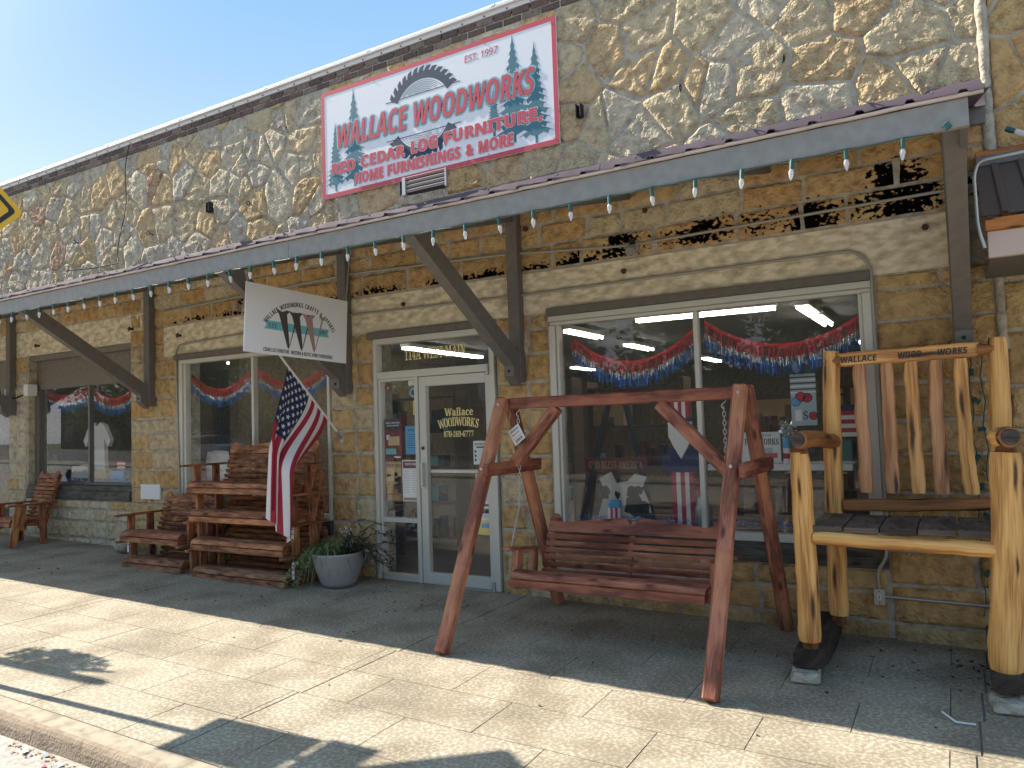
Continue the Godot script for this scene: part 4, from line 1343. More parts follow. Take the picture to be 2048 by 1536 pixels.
func build_main_sign() -> void:
	var s := thing("shop_sign", "large white shop sign with red border, saw blade and pines above the awning", "sign", Vector3(-4.54, 4.807, 0.016))
	var o := Vector2(-4.54, 4.807)
	one_box("panel", Vector3(-1.5, -0.612, 0.0), Vector3(1.5, 0.612, 0.02), M.sign_white, s, 0.002)
	for b in [[-1.5, 1.5, 0.567, 0.612], [-1.5, 1.5, -0.612, -0.567], [-1.5, -1.455, -0.567, 0.567], [1.455, 1.5, -0.567, 0.567]]:
		one_box("border", Vector3(b[0], b[2], 0.0195), Vector3(b[1], b[3], 0.0225), M.sign_red, s, 0.0)
	for sx in [-1.44, -0.72, 0.0, 0.72, 1.44]:
		for sy in [-0.555, 0.555]:
			var mb := MB.new()
			mb.tube([Vector3(sx, sy, 0.02), Vector3(sx, sy, 0.026)], [0.008, 0.006], 7)
			put("screw", mb, M.galvanised, s)
	# pines
	var z := 0.0205
	for p in [[-5.559, 5.306, 4.262, 0.215, 1], [-5.835, 4.996, 4.256, 0.15, 2], [-3.747, 4.875, 4.40, 0.115, 3], [-3.516, 5.30, 4.30, 0.25, 4], [-3.28, 5.175, 4.245, 0.20, 5]]:
		var mb := MB.new()
		pine(mb, p[0] - o.x, p[1] - o.y, p[2] - o.y, p[3], z, p[4])
		put("pine_motif", mb, M.sign_pine, s)
		z += 0.0001
	# saw blade over cut log rings, split by the name
	var c := Vector2(-4.617, 4.858) - o
	var mb := MB.new()
	var t0 := asin(0.21 / 0.44)
	for q in [[t0, PI - t0], [PI + t0, TAU - t0]]:
		ring_piece(mb, c, 0.365, 0.445, q[0], q[1], 0.0205, 30)
		for i in 13:
			var a := lerpf(q[0] + 0.02, q[1] - 0.1, i / 12.0)
			mb.plate(PackedVector2Array([c + Vector2(cos(a), sin(a)) * 0.44, c + Vector2(cos(a - 0.04), sin(a - 0.04)) * 0.505, c + Vector2(cos(a + 0.07), sin(a + 0.07)) * 0.49, c + Vector2(cos(a + 0.13), sin(a + 0.13)) * 0.44]), 0.0012, Transform3D(Basis.IDENTITY, Vector3(0, 0, 0.0207)))
	for y in [5.07, 4.648]:
		mb.plate(PackedVector2Array([Vector2(-5.10 - o.x, y - o.y), Vector2(-4.135 - o.x, y - o.y), Vector2(-4.135 - o.x, y - o.y + 0.008), Vector2(-5.10 - o.x, y - o.y + 0.008)]), 0.0012, Transform3D(Basis.IDENTITY, Vector3(0, 0, 0.0206)))
	put("saw_motif", mb, M.sign_navy, s)
	mb = MB.new()
	for i in 7:
		var r := 0.235 + 0.018 * i
		var t := asin(minf(0.99, 0.215 / r))
		ring_piece(mb, c, r, r + 0.0035, t + 0.08 * (i % 3), PI - t - 0.07 * ((i + 1) % 3), 0.0205, 16)
		ring_piece(mb, c, r, r + 0.0035, PI + t + 0.06 * (i % 2), TAU - t - 0.09 * (i % 3), 0.0205, 16)
	put("log_ring_motif", mb, M.sign_navy, s)
	var at := func(x0: float, x1: float, y0: float, y1: float) -> Array: return [Vector3((x0 + x1) * 0.5 - o.x, (y0 + y1) * 0.5 - o.y, 0.0235), x1 - x0, y1 - y0]
	for w in [["WALLACE", -5.81, -4.825, 4.735, 4.99, 0.021], ["WOODWORKS", -4.735, -3.29, 4.735, 4.99, 0.021]]:
		var q: Array = at.call(w[1], w[2], w[3], w[4])
		outlined(w[0], M.sign_red, M.sign_teal, s, q[0], q[1], q[2], w[5], "Droid Sans", 0.12, 0.003)
	for w in [["RED", -5.885, -5.55, 4.45, 4.57], ["CEDAR", -5.46, -4.86, 4.45, 4.575], ["LOG", -4.765, -4.435, 4.458, 4.583], ["FURNITURE,", -4.34, -3.21, 4.445, 4.585], ["HOME", -5.545, -5.155, 4.283, 4.40], ["FURNISHINGS", -5.09, -4.155, 4.283, 4.40], ["&", -4.08, -3.995, 4.283, 4.395], ["MORE", -3.93, -3.535, 4.283, 4.40]]:
		var q: Array = at.call(w[1], w[2], w[3], w[4])
		outlined(w[0], M.sign_red, M.sign_white, s, q[0] + Vector3(0, 0, 0.002), q[1], q[2], 0.010, "Droid Sans", 0.0, 0.005)
	var e: Array = at.call(-4.07, -3.685, 5.238, 5.31)
	lettering("lettering", "EST. 1997", M.sign_red, s, Vector3(e[0].x, e[0].y, 0.021), e[1], e[2], "Droid Sans", false, Basis.IDENTITY, 0.1, 0.002)

func chain(mb: MB, a: Vector3, b: Vector3, link := 0.03, r := 0.0026) -> void:
	var n := maxi(1, int(a.distance_to(b) / (link * 0.72)))
	var d := (b - a).normalized()
	var s := d.cross(Vector3(0.3, 0.1, 0.95)).normalized()
	for i in n:
		var c := a.lerp(b, (i + 0.5) / n)
		var w := s if i % 2 else s.cross(d).normalized()
		var pts := []
		var rad := []
		for j in 9:
			var t := TAU * j / 8.0
			pts.append(c + d * cos(t) * link * 0.5 + w * sin(t) * link * 0.26)
			rad.append(r)
		mb.tube(pts, rad, 4, false)

func build_hanging_sign() -> void:
	# hangs at right angles to the wall; its face looks along +x
	var a := Vector3(-5.485, 2.325, 1.64)
	var b := Vector3(-5.315, 2.262, 0.50)
	var x := (b - a).normalized()
	var y := (Vector3.UP - x * x.y).normalized()
	var basis := Basis(x, y, x.cross(y))
	var s := thing("hanging_sign", "white hanging sign with brown W monogram and teal ribbon under the awning", "sign")
	var w := a.distance_to(b)
	s.transform = Transform3D(basis, a)
	var h := 0.642
	one_box("panel", Vector3(0, 0, -0.012), Vector3(w, h, 0.0), M.sign_white, s, 0.003)
	var c := Vector3(w * 0.525, h * 0.44, 0.0)
	arc_text("WALLACE WOODWORKS CRAFTS & APPAREL", M.ink, s, Vector3(w * 0.52, 0.035, 0.0006), 0.475, PI * 0.815, PI * 0.185, 0.044, Basis.IDENTITY, "Droid Sans", true, 0.66)
	# ribbon
	var mb := MB.new()
	mb.plate(PackedVector2Array([Vector2(0.20, 0.235), Vector2(0.93, 0.235), Vector2(0.915, 0.275), Vector2(0.93, 0.315), Vector2(0.20, 0.315), Vector2(0.225, 0.275)]), 0.0015, Transform3D(Basis.IDENTITY, Vector3(0, 0, 0.0)))
	put("ribbon", mb, M.ribbon_teal, s)
	lettering("lettering", "EST.", M.ink, s, Vector3(0.295, 0.272, 0.0022), 0.105, 0.042, "Droid Serif", false, Basis.IDENTITY, 0.0, 0.0012)
	lettering("lettering", "1997", M.ink, s, Vector3(0.86, 0.278, 0.0022), 0.085, 0.042, "Droid Serif", false, Basis.IDENTITY, 0.0, 0.0012)
	# the monogram: two dark strokes and a rose one, with flared tops
	for i in 3:
		var ta: float = [0.345, 0.488, 0.634][i]
		var tb: float = [0.465, 0.612, 0.758][i]
		var tc := tb + 0.085
		var m := MB.new()
		m.plate(PackedVector2Array([Vector2(ta - 0.03, 0.435), Vector2(ta, 0.43), Vector2(ta + 0.045, 0.415), Vector2(ta + 0.09, 0.437), Vector2(ta + 0.125, 0.43), Vector2(ta + 0.094, 0.395), Vector2(tb + 0.014, 0.095), Vector2(tb, 0.068), Vector2(tb - 0.014, 0.095), Vector2(ta + 0.008, 0.39)]), 0.0016, Transform3D(Basis.IDENTITY, Vector3(0, 0, 0.0012 + 0.0005 * i)))
		m.plate(PackedVector2Array([Vector2(tb + 0.010, 0.09), Vector2(tb + 0.022, 0.12), Vector2(tc + 0.012, 0.40), Vector2(tc + 0.042, 0.43), Vector2(tc - 0.038, 0.43), Vector2(tc - 0.008, 0.40)]), 0.0014, Transform3D(Basis.IDENTITY, Vector3(0, 0, 0.0012 + 0.0005 * i)))
		put("monogram", m, M.brand_rose if i == 2 else M.brand_dark, s)
	lettering("lettering", "CEDAR LOG FURNITURE · WESTERN & RUSTIC HOME FURNISHINGS", M.ink, s, Vector3(w * 0.51, 0.043, 0.0008), 0.78, 0.036, "Droid Sans", true, Basis.IDENTITY, 0.0, 0.0012)
	# chains up to the awning timbers
	mb = MB.new()
	chain(mb, Vector3(0.02, h - 0.012, -0.006), Vector3(0.0, h + 0.09, -0.01), 0.03, 0.003)
	put("chain", mb, M.chain_steel, s)
	mb = MB.new()
	chain(mb, Vector3(w - 0.02, h - 0.012, -0.006), Vector3(w + 0.02, h + 0.55, 0.0), 0.03, 0.003)
	put("chain", mb, M.galvanised, s)

func build_flag() -> void:
	var f := thing("flag", "united states flag hanging limp from a slanting white pole on the wall", "flag", Vector3(-5.85, 1.50, 0.0))
	var mb := MB.new()
	mb.tube([Vector3(0.0, 0.02, 0.03), Vector3(-0.01, 0.92, 0.93)], [0.013, 0.0115], 10)
	put("pole", mb, M.white_paint, f)
	mb = MB.new()
	mb.lathe([Vector2(0.001, 0.0), Vector2(0.018, 0.008), Vector2(0.02, 0.02), Vector2(0.012, 0.036), Vector2(0.001, 0.042)], 12, Vector3(-0.01, 0.91, 0.93))
	put("finial", mb, M.gold_leaf, f)
	mb = MB.new()
	mb.box(Vector3(0, 0.0, 0.012), Vector3(0.05, 0.11, 0.024), Basis.IDENTITY, 0.004)
	mb.tube([Vector3(0, 0.0, 0.02), Vector3(-0.001, 0.075, 0.095)], [0.022, 0.018], 10)
	put("bracket", mb, M.galvanised, f)
	# cloth: u runs down the hoist, v along the fly; it hangs in folds below the pole
	var nu := 44
	var nv := 90
	var cl := MB.new()
	for i in nu + 1:
		var u := float(i) / nu
		for j in nv + 1:
			var v := float(j) / nv
			var hoist := Vector3(-0.008, 0.80 - 0.56 * u, 0.78 - 0.55 * u)
			var fall := 1.48 * v * (1.0 - 0.10 * u)
			var gather := smoothstep(0.0, 0.55, v)
			var zc := 1.03 - 0.16 * u
			var z := lerpf(hoist.z, zc, gather) - 0.05 * v
			var fold := sin(u * TAU * 2.6 + 0.9 + 0.7 * v) * 0.055 * gather + sin(u * TAU * 1.2 + 2.0 * v) * 0.035 * gather
			z += cos(u * TAU * 2.6 + 0.9 + 0.7 * v) * 0.022 * gather
			var xx := hoist.x + fold - 0.12 * v + 0.15 * u * gather
			cl.v.append(Vector3(xx, hoist.y - fall + 0.035 * gather * u, z))
			cl.n.append(Vector3.RIGHT); cl.uv.append(Vector2(v, u))
	for i in nu:
		for j in nv:
			var q := i * (nv + 1) + j
			cl.ix.append_array([q, q + 1, q + nv + 1, q + 1, q + nv + 2, q + nv + 1])
	cl.smooth(0, 0)
	var m := mat("flag_cloth", Color(1, 1, 1), 0.85)
	m.albedo_texture = flag_picture(570, 300)
	m.cull_mode = BaseMaterial3D.CULL_DISABLED
	m.backlight_enabled = true
	m.backlight = Color(0.25, 0.25, 0.25)
	put("cloth", cl, m, f)

func flag_picture(w: int, h: int) -> ImageTexture:
	var im := Image.create(w, h, false, Image.FORMAT_RGB8)
	var red := lin(0.36, 0.02, 0.045)
	var white := lin(0.72, 0.70, 0.68)
	var navy := lin(0.012, 0.022, 0.075)
	for i in 13:
		im.fill_rect(Rect2i(0, i * h / 13, w, h / 13 + 1), red if i % 2 == 0 else white)
	var cw := int(w * 0.4)
	var chh := h * 7 / 13
	im.fill_rect(Rect2i(0, 0, cw, chh), navy)
	for r in 9:
		for c in (6 if r % 2 == 0 else 5):
			var p := Vector2(cw * (c + (0.5 if r % 2 == 0 else 1.0)) / 6.0, chh * (r + 0.75) / 9.5)
			var star := PackedVector2Array()
			for k in 10:
				var a := -PI / 2 + TAU * k / 10.0
				star.append(p + Vector2(cos(a), sin(a)) * (10.5 if k % 2 == 0 else 4.3))
			for yy in range(int(p.y) - 11, int(p.y) + 12):
				for xx in range(int(p.x) - 11, int(p.x) + 12):
					if xx >= 0 and yy >= 0 and xx < cw and yy < chh and Geometry2D.is_point_in_polygon(Vector2(xx, yy), star): im.set_pixel(xx, yy, white)
	return ImageTexture.create_from_image(im)

func build_street_sign() -> void:
	# warning sign at the kerb: only a corner of the diamond is in the picture; the plates below it throw the shadows on the pavement
	var x := -6.3
	var z := 3.62
	var s := thing("road_sign", "yellow diamond road sign with black border at the kerb", "road sign", Vector3(x, gy(x, z), z))
	var t := Basis(Vector3(0, 0, -1), Vector3.UP, Vector3(1, 0, 0))
	var mb := MB.new()
	mb.box(Vector3(-0.02, 2.0, 0), Vector3(0.006, 4.0, 0.05), Basis.IDENTITY, 0.002)
	for k in [-1, 1]: mb.box(Vector3(-0.035, 2.0, k * 0.025), Vector3(0.03, 4.0, 0.005))
	put("post", mb, M.galvanised, s)
	var dia := func(r: float, c: float) -> PackedVector2Array:
		var p := PackedVector2Array()
		for i in 4:
			var a := PI / 2 * i
			for k in 5:
				var q := a + lerpf(-0.785, 0.785, k / 4.0)
				p.append(Vector2(cos(a), sin(a)) * (r - c * 1.414) + Vector2(cos(q), sin(q)) * c)
		return p
	for q in [[0.53, 0.045, 0.0, "sign_yellow", "plate"], [0.475, 0.03, 0.0032, "ink", "border"], [0.425, 0.022, 0.0042, "sign_yellow", "face"]]:
		mb = MB.new()
		mb.plate(dia.call(q[0], q[1]), 0.003 if q[4] == "plate" else 0.001, Transform3D(t, Vector3(q[2], 3.43, 0)))
		put(q[4], mb, M[q[3]], s)
	for q in [[0.22, 2.02, 2.66], [0.25, 2.68, 2.95]]:
		mb = MB.new()
		mb.box(Vector3(0.002, (q[1] + q[2]) * 0.5, 0), Vector3(0.004, q[2] - q[1], q[0] * 2), Basis.IDENTITY, 0.001)
		put("plate", mb, M.sign_white, s)
	# hanging basket on a lamp post farther up the kerb, out of the picture: its shadow lies on the pavement
	var lp := thing("lamp_post", "green lamp post with a hanging flower basket at the kerb", "lamp post", Vector3(-10.0, gy(-10.0, 3.55), 3.55))
	mb = MB.new()
	mb.lathe([Vector2(0.14, 0), Vector2(0.13, 0.3), Vector2(0.07, 0.45), Vector2(0.055, 4.0), Vector2(0.04, 4.05)], 16)
	mb.tube([Vector3(0, 3.2, 0), Vector3(0.5, 3.35, -0.15), Vector3(0.75, 3.3, -0.22)], [0.02, 0.02, 0.02], 8)
	put("post", mb, M.green_plastic, lp)
	mb = MB.new()
	leaf_ball(mb, Vector3(0.78, 2.75, -0.24), Vector3(0.26, 0.42, 0.18), 700, 0.06, 77)
	put("basket", mb, M.leaf_green, lp)

func leaf_ball(mb: MB, c: Vector3, r: Vector3, n: int, size: float, seed_: int) -> void:
	var q := RandomNumberGenerator.new()
	q.seed = seed_
	for i in n:
		var d := Vector3(q.randfn(), q.randfn(), q.randfn()).normalized() * pow(q.randf(), 0.4)
		var p := c + d * r
		var a := Vector3(q.randfn(), q.randfn() * 0.6, q.randfn()).normalized()
		var b := a.cross(Vector3(q.randfn(), q.randfn(), q.randfn())).normalized()
		var s := size * q.randf_range(0.6, 1.3)
		mb.quad(p - a * s * 0.6, p - b * s * 0.35, p + a * s * 0.6, p + b * s * 0.35)

# ---- slatted cedar furniture -----------------------------------------------------------------------------------------
func scallop(w: float, h: float) -> PackedVector2Array:
	# the cut-out top rail: a rounded ear at each end, a dip, and a notch in the middle
	var p := PackedVector2Array([Vector2(-w / 2, 0), Vector2(w / 2, 0)])
	var top := []
	for i in 61:
		var t := absf(i / 60.0 * 2.0 - 1.0)
		var d := (1.0 - t) * w / 2
		var y := h * 0.62
		if d < 0.10: y = h * (0.62 + 0.38 * sqrt(maxf(0.0, 1.0 - pow((d - 0.05) / 0.05, 2.0))))
		elif d < 0.14: y = h * (0.62 - 0.1 * (d - 0.10) / 0.04)
		else: y = h * (0.52 + 0.42 * (d - 0.14) / maxf(0.01, w / 2 - 0.14))
		if t * w / 2 < 0.055: y = minf(y, h * (0.94 - 0.42 * sqrt(maxf(0.0, 1.0 - pow(t * w / 2 / 0.055, 2.0)))))
		top.append(Vector2(lerpf(w / 2, -w / 2, i / 60.0), y))
	for q in top: p.append(q)
	return p

func slat_seat(t: Node3D, w: float, mats: Array, back_h := 0.55, arm_y := 0.315, arms := true, post_low := 0.0) -> void:
	# local: x along the bench, front edge z = 0, y = 0 at the bottom of the front slat
	var pick_m := func() -> Material: return M[mats[rng.randi() % mats.size()]]
	var curve := [[0.004, 0.032, 90.0, 0.058], [-0.010, 0.090, 58.0, 0.05], [-0.052, 0.117, 14.0, 0.055], [-0.122, 0.120, -3.0, 0.07], [-0.202, 0.112, -8.0, 0.07], [-0.282, 0.099, -9.0, 0.07], [-0.362, 0.085, -9.0, 0.07], [-0.430, 0.075, -6.0, 0.05]]
	for c in curve:
		var mb := MB.new()
		var a := deg_to_rad(c[2])
		var dir := Vector3(0, -sin(a), cos(a))
		mb.box(Vector3(rng.randf_range(-0.004, 0.004), c[1], c[0]), Vector3(w, 0.021, c[3]), Basis(Vector3.RIGHT, dir.cross(Vector3.RIGHT).normalized(), dir), 0.004, Vector2(rng.randf() * 5.0, rng.randf()))
		put("seat_slat", mb, pick_m.call(), t)
	# runners that carry the slats
	for x in [-w / 2 + 0.06, 0.0, w / 2 - 0.06]:
		var mb := MB.new()
		var xf := Transform3D(Basis(Vector3(0, 0, 1), Vector3.UP, Vector3(-1, 0, 0)), Vector3(x + 0.018, 0, 0))
		mb.plate(PackedVector2Array([Vector2(-0.012, 0.0), Vector2(-0.012, 0.06), Vector2(-0.03, 0.085), Vector2(-0.06, 0.102), Vector2(-0.15, 0.104), Vector2(-0.3, 0.082), Vector2(-0.45, 0.058), Vector2(-0.50, 0.045), Vector2(-0.50, -0.03), Vector2(-0.2, 0.0)]), 0.036, xf, Vector2(rng.randf(), 0))
		put("runner", mb, pick_m.call(), t)
		mb = MB.new()
		var lean := (back_h - 0.06) * 0.33
		mb.bar(Vector3(x, -0.02, -0.485), Vector3(x, back_h - 0.05, -0.485 - lean), 0.036, 0.05, Vector3(0, 0, 1), 0.004)
		put("back_stile", mb, pick_m.call(), t)
	# back slats on the lean, the top one scalloped
	var n := int((back_h - 0.19) / 0.055)
	for i in n:
		var y := 0.105 + i * 0.055
		var mb := MB.new()
		mb.box(Vector3(rng.randf_range(-0.006, 0.006), y, -0.445 - y * 0.33), Vector3(w - 0.03, 0.042, 0.02), Basis(Vector3.RIGHT, 0.32), 0.004, Vector2(rng.randf() * 5.0, rng.randf()))
		put("back_slat", mb, pick_m.call(), t)
	var yt := 0.105 + n * 0.055 - 0.022
	var mb2 := MB.new()
	mb2.plate(scallop(w - 0.03, back_h - yt), 0.02, Transform3D(Basis(Vector3.RIGHT, -0.32), Vector3(0, yt, -0.455 - yt * 0.33)), Vector2(rng.randf() * 4.0, 0))
	put("top_rail", mb2, pick_m.call(), t)
	if not arms: return
	for s in [-1.0, 1.0]:
		var x: float = s * (w / 2 + 0.02)
		for z in [-0.15, -0.40]:
			var mb := MB.new()
			mb.box(Vector3(x, (post_low + arm_y - 0.022) * 0.5, z), Vector3(0.036, arm_y - 0.022 - post_low, 0.088), Basis.IDENTITY, 0.004, Vector2(rng.randf() * 5.0, rng.randf()))
			put("arm_post", mb, pick_m.call(), t)
		var mb := MB.new()
		var xf := Transform3D(Basis(Vector3(0, 0, 1), Vector3(1, 0, 0), Vector3(0, 1, 0)), Vector3(x, arm_y - 0.021, 0))
		mb.plate(PackedVector2Array([Vector2(0.06, -0.03), Vector2(0.075, 0.0), Vector2(0.06, 0.035), Vector2(-0.1, 0.05), Vector2(-0.6, 0.045), Vector2(-0.6, -0.03), Vector2(-0.1, -0.045)]), 0.021, xf, Vector2(rng.randf() * 4.0, 0))
		put("armrest", mb, pick_m.call(), t)

func build_benches() -> void:
	var g := "porch swings stacked beside the flag"
	var red := ["bench_red", "bench_red", "bench_brown"]
	var looks := [
		["stacked_swing", -6.64, 0.008, 1.44, ["bench_grey", "bench_brown", "bench_grey"], "weathered slatted porch swing at the bottom of the tall stack by the potted plant"],
		["stacked_swing", -6.66, 0.318, 1.44, ["bench_tan", "bench_brown", "bench_brown"], "slatted porch swing with yellowish front slats, second from the bottom of the tall stack"],
		["stacked_swing", -6.68, 0.628, 1.44, ["bench_red", "bench_red", "bench_tan"], "reddish slatted porch swing second from the top of the tall stack"],
		["stacked_swing", -6.72, 0.94, 1.44, ["bench_tan", "bench_brown", "bench_red"], "slatted porch swing with scalloped back on top of the tall stack"],
		["stacked_swing", -8.10, 0.04, 1.08, ["bench_grey", "bench_grey", "bench_brown"], "grey weathered slatted porch swing at the bottom of the short stack"],
		["stacked_swing", -8.14, 0.345, 1.08, red, "reddish slatted porch swing on top of the short stack left of the tall one"]]
	for q in looks:
		var t := thing(q[0], q[5], "porch swing", Vector3(q[1], q[2], 0.80), g)
		slat_seat(t, q[3], q[4])
	# paper price strips on the posts
	for q in [[-8.685, 0.42, 0.70, 0.22, "long white price strip on the left post of the short stack of swings"], [-5.885, 0.62, 0.72, 0.13, "upper white price strip on the right post of the tall stack of swings"], [-5.885, 0.26, 0.72, 0.17, "lower white price strip on the right post of the tall stack of swings"]]:
		var t := thing("price_strip", q[4], "price tag", Vector3(q[0], q[1], q[2]), "price strips on the stacked swings")
		one_box("paper", Vector3(-0.016, -q[3], 0), Vector3(0.016, 0.0, 0.002), M.paper_white, t, 0.0)
		for k in 3: one_box("print", Vector3(-0.011, -0.03 - 0.05 * k, 0.002), Vector3(0.011, -0.018 - 0.05 * k, 0.0028), M.ink, t, 0.0)
	# armchair by the left window
	var ax := -11.62
	var c := thing("garden_armchair", "slatted wooden armchair with scalloped back by the left window", "armchair", Vector3(ax, gy(ax, 0.5), 0.72))
	var seat := part("seat", c, Vector3(0, 0.27, 0))
	slat_seat(seat, 0.54, ["bench_brown", "bench_red", "bench_tan"], 0.74, 0.31, true, -0.05)
	for s in [-1.0, 1.0]:
		for q in [[0.0, -0.05, 0.10], [-0.42, -0.36, 0.09]]:
			var mb := MB.new()
			mb.bar(Vector3(s * 0.315, 0.0, q[0]), Vector3(s * 0.315, 0.555, q[1] - 0.04), 0.04, q[2], Vector3(0, 0, 1), 0.005, Vector2(rng.randf() * 3.0, 0))
			put("leg", mb, M[["bench_tan", "bench_red"][0 if q[0] == 0.0 else 1]], c)
	# round field stone behind the short stack
	var st := MB.new()
	var prof := []
	for i in 12:
		var a := PI * i / 11.0 - PI / 2
		prof.append(Vector2(maxf(0.001, cos(a) * 0.14 * (1.0 + 0.1 * wave.get_noise_1d(i * 9.0))), 0.13 + sin(a) * 0.13))
	st.lathe(prof, 18)
	tag(put("field_stone", st, M.stone_grey, null, Vector3(-9.45, gy(-9.45, 0.25) - 0.01, 0.25)), "round grey field stone on the pavement behind the short stack of swings", "stone")

# ---- A-frame and swing -----------------------------------------------------------------------------------------------
func build_swing() -> void:
	var f := thing("swing_frame", "red cedar A-frame swing stand in front of the big window", "swing stand", Vector3.ZERO)
	var legs := [[Vector3(-3.30, -0.058, 1.755), Vector3(-3.165, 1.80, 1.005), "cedar"], [Vector3(-1.342, -0.092, 1.77), Vector3(-1.262, 1.805, 1.005), "cedar_pale"], [Vector3(-3.165, -0.028, 0.14), Vector3(-3.16, 1.79, 0.905), "cedar"], [Vector3(-1.215, -0.06, 0.10), Vector3(-1.25, 1.80, 0.905), "cedar"]]
	for l in legs:
		var mb := MB.new()
		var d: Vector3 = (l[1] - l[0]).normalized()
		mb.bar(l[0] + d * 0.012, l[1], 0.092, 0.092, Vector3(0, 0, 1), 0.012, Vector2(rng.randf() * 5.0, 0.3 * legs.find(l)))
		put("leg", mb, M.cedar if l[2] == "cedar" else M.cedar, f)
	var mb := MB.new()
	mb.bar(Vector3(-3.11, 1.757, 0.955), Vector3(-1.31, 1.757, 0.955), 0.09, 0.09, Vector3.UP, 0.008, Vector2(2.2, 0.5))
	put("beam", mb, M.cedar_deep, f)
	for q in [[-3.10, 1.27, -2.70, 1.71, "cedar"], [-1.37, 1.20, -1.86, 1.71, "cedar"]]:
		mb = MB.new()
		mb.bar(Vector3(q[0], q[1], 0.955), Vector3(q[2], q[3], 0.955), 0.088, 0.088, Vector3(0, 0, 1), 0.008, Vector2(rng.randf() * 5.0, 0.1))
		put("knee_brace", mb, M[q[4]], f)
	for q in [[-3.175, 1.247, 0.53, 1.41], [-1.195, 1.245, 0.47, 1.36]]:
		mb = MB.new()
		mb.box(Vector3(q[0] + (0.075 if q[0] < -2.0 else 0.0), q[1], (q[2] + q[3]) * 0.5), Vector3(0.04, 0.10, q[3] - q[2]), Basis.IDENTITY, 0.01, Vector2(rng.randf() * 5.0, 0.3))
		put("cross_bar", mb, M.cedar_deep, f)
	for p in [Vector3(-3.165, 1.752, 1.078), Vector3(-1.262, 1.757, 1.078), Vector3(-1.285, 1.27, 1.275), Vector3(-3.21, 1.25, 1.29)]:
		mb = MB.new()
		mb.tube([p - Vector3(0, 0, 0.02), p + Vector3(0, 0, 0.004)], [0.013, 0.011], 10)
		put("bolt", mb, M.chain_steel, f)
	# the swing itself
	var s := thing("porch_swing", "red cedar slatted porch swing hanging on chains in the A-frame", "porch swing", Vector3(-2.245, 0.352, 1.27))
	var tilt := Basis(Vector3.RIGHT, -0.13)
	s.basis = tilt
	slat_seat(s, 1.50, ["cedar", "cedar_deep", "cedar", "cedar"], 0.57, 0.30, true, -0.02)
	var inv := s.transform.affine_inverse()
	for q in [[-3.055, -0.82], [-1.395, 0.82]]:
		var hook := Vector3(q[0], 0.98, 0.965)
		var c := MB.new()
		chain(c, inv * Vector3(q[0], 1.66, 0.955), inv * hook, 0.042, 0.0032)
		chain(c, inv * hook, Vector3(q[1], 0.29, -0.12), 0.03, 0.0026)
		chain(c, inv * hook, Vector3(q[1], 0.29, -0.44), 0.03, 0.0026)
		chain(c, Vector3(q[1] + signf(q[1]) * 0.004, 0.27, -0.12), Vector3(q[1] + signf(q[1]) * 0.004, 0.03, -0.13), 0.03, 0.0026)
		put("chain", c, M.chain_steel, s)
		c = MB.new()
		var pts := []
		var rad := []
		for i in 17:
			var t := i / 16.0
			pts.append(inv * Vector3(q[0] + 0.016 * sin(t * TAU), lerpf(1.73, 1.65, t), 0.955))
			rad.append(0.004)
		c.tube(pts, rad, 6)
		put("hook", c, M.chain_steel, s)
	# price card tied to the left chain
	var t := thing("price_card", "white price card tied to the swing chain, reading $399.95", "price tag", Vector3(-3.03, 1.505, 1.03))
	t.basis = Basis(Vector3.BACK, 0.50) * Basis(Vector3.UP, -0.35)
	one_box("card", Vector3(-0.075, -0.065, 0), Vector3(0.075, 0.065, 0.0015), M.paper_white, t, 0.0)
	lettering("print", "WOODWORKS", M.ink, t, Vector3(0.0, 0.042, 0.002), 0.11, 0.012, "Droid Sans", true, Basis.IDENTITY, 0.0, 0.0008)
	lettering("print", "5' SWING STAND", M.sign_red, t, Vector3(-0.01, 0.012, 0.002), 0.11, 0.012, "Droid Sans", true, Basis.IDENTITY, 0.0, 0.0008)
	one_box("print", Vector3(-0.06, -0.016, 0.0015), Vector3(0.065, -0.014, 0.002), M.ink, t, 0.0)
	lettering("print", "$399.95", M.ink, t, Vector3(0.005, -0.042, 0.002), 0.095, 0.026, "Droid Sans", true, Basis.IDENTITY, 0.0, 0.0008)
	mb = MB.new()
	mb.tube([Vector3(-0.02, 0.055, 0.003), Vector3(-0.05, 0.12, -0.02), Vector3(-0.01, 0.2, -0.06)], [0.0018, 0.0018, 0.0018], 5)
	mb.tube([Vector3(-0.02, 0.055, 0.003), Vector3(-0.09, 0.03, 0.01), Vector3(-0.11, -0.05, 0.01), Vector3(-0.12, -0.12, 0.0)], [0.0018, 0.0018, 0.0018, 0.0018], 5)
	put("string", mb, M.rope, t)

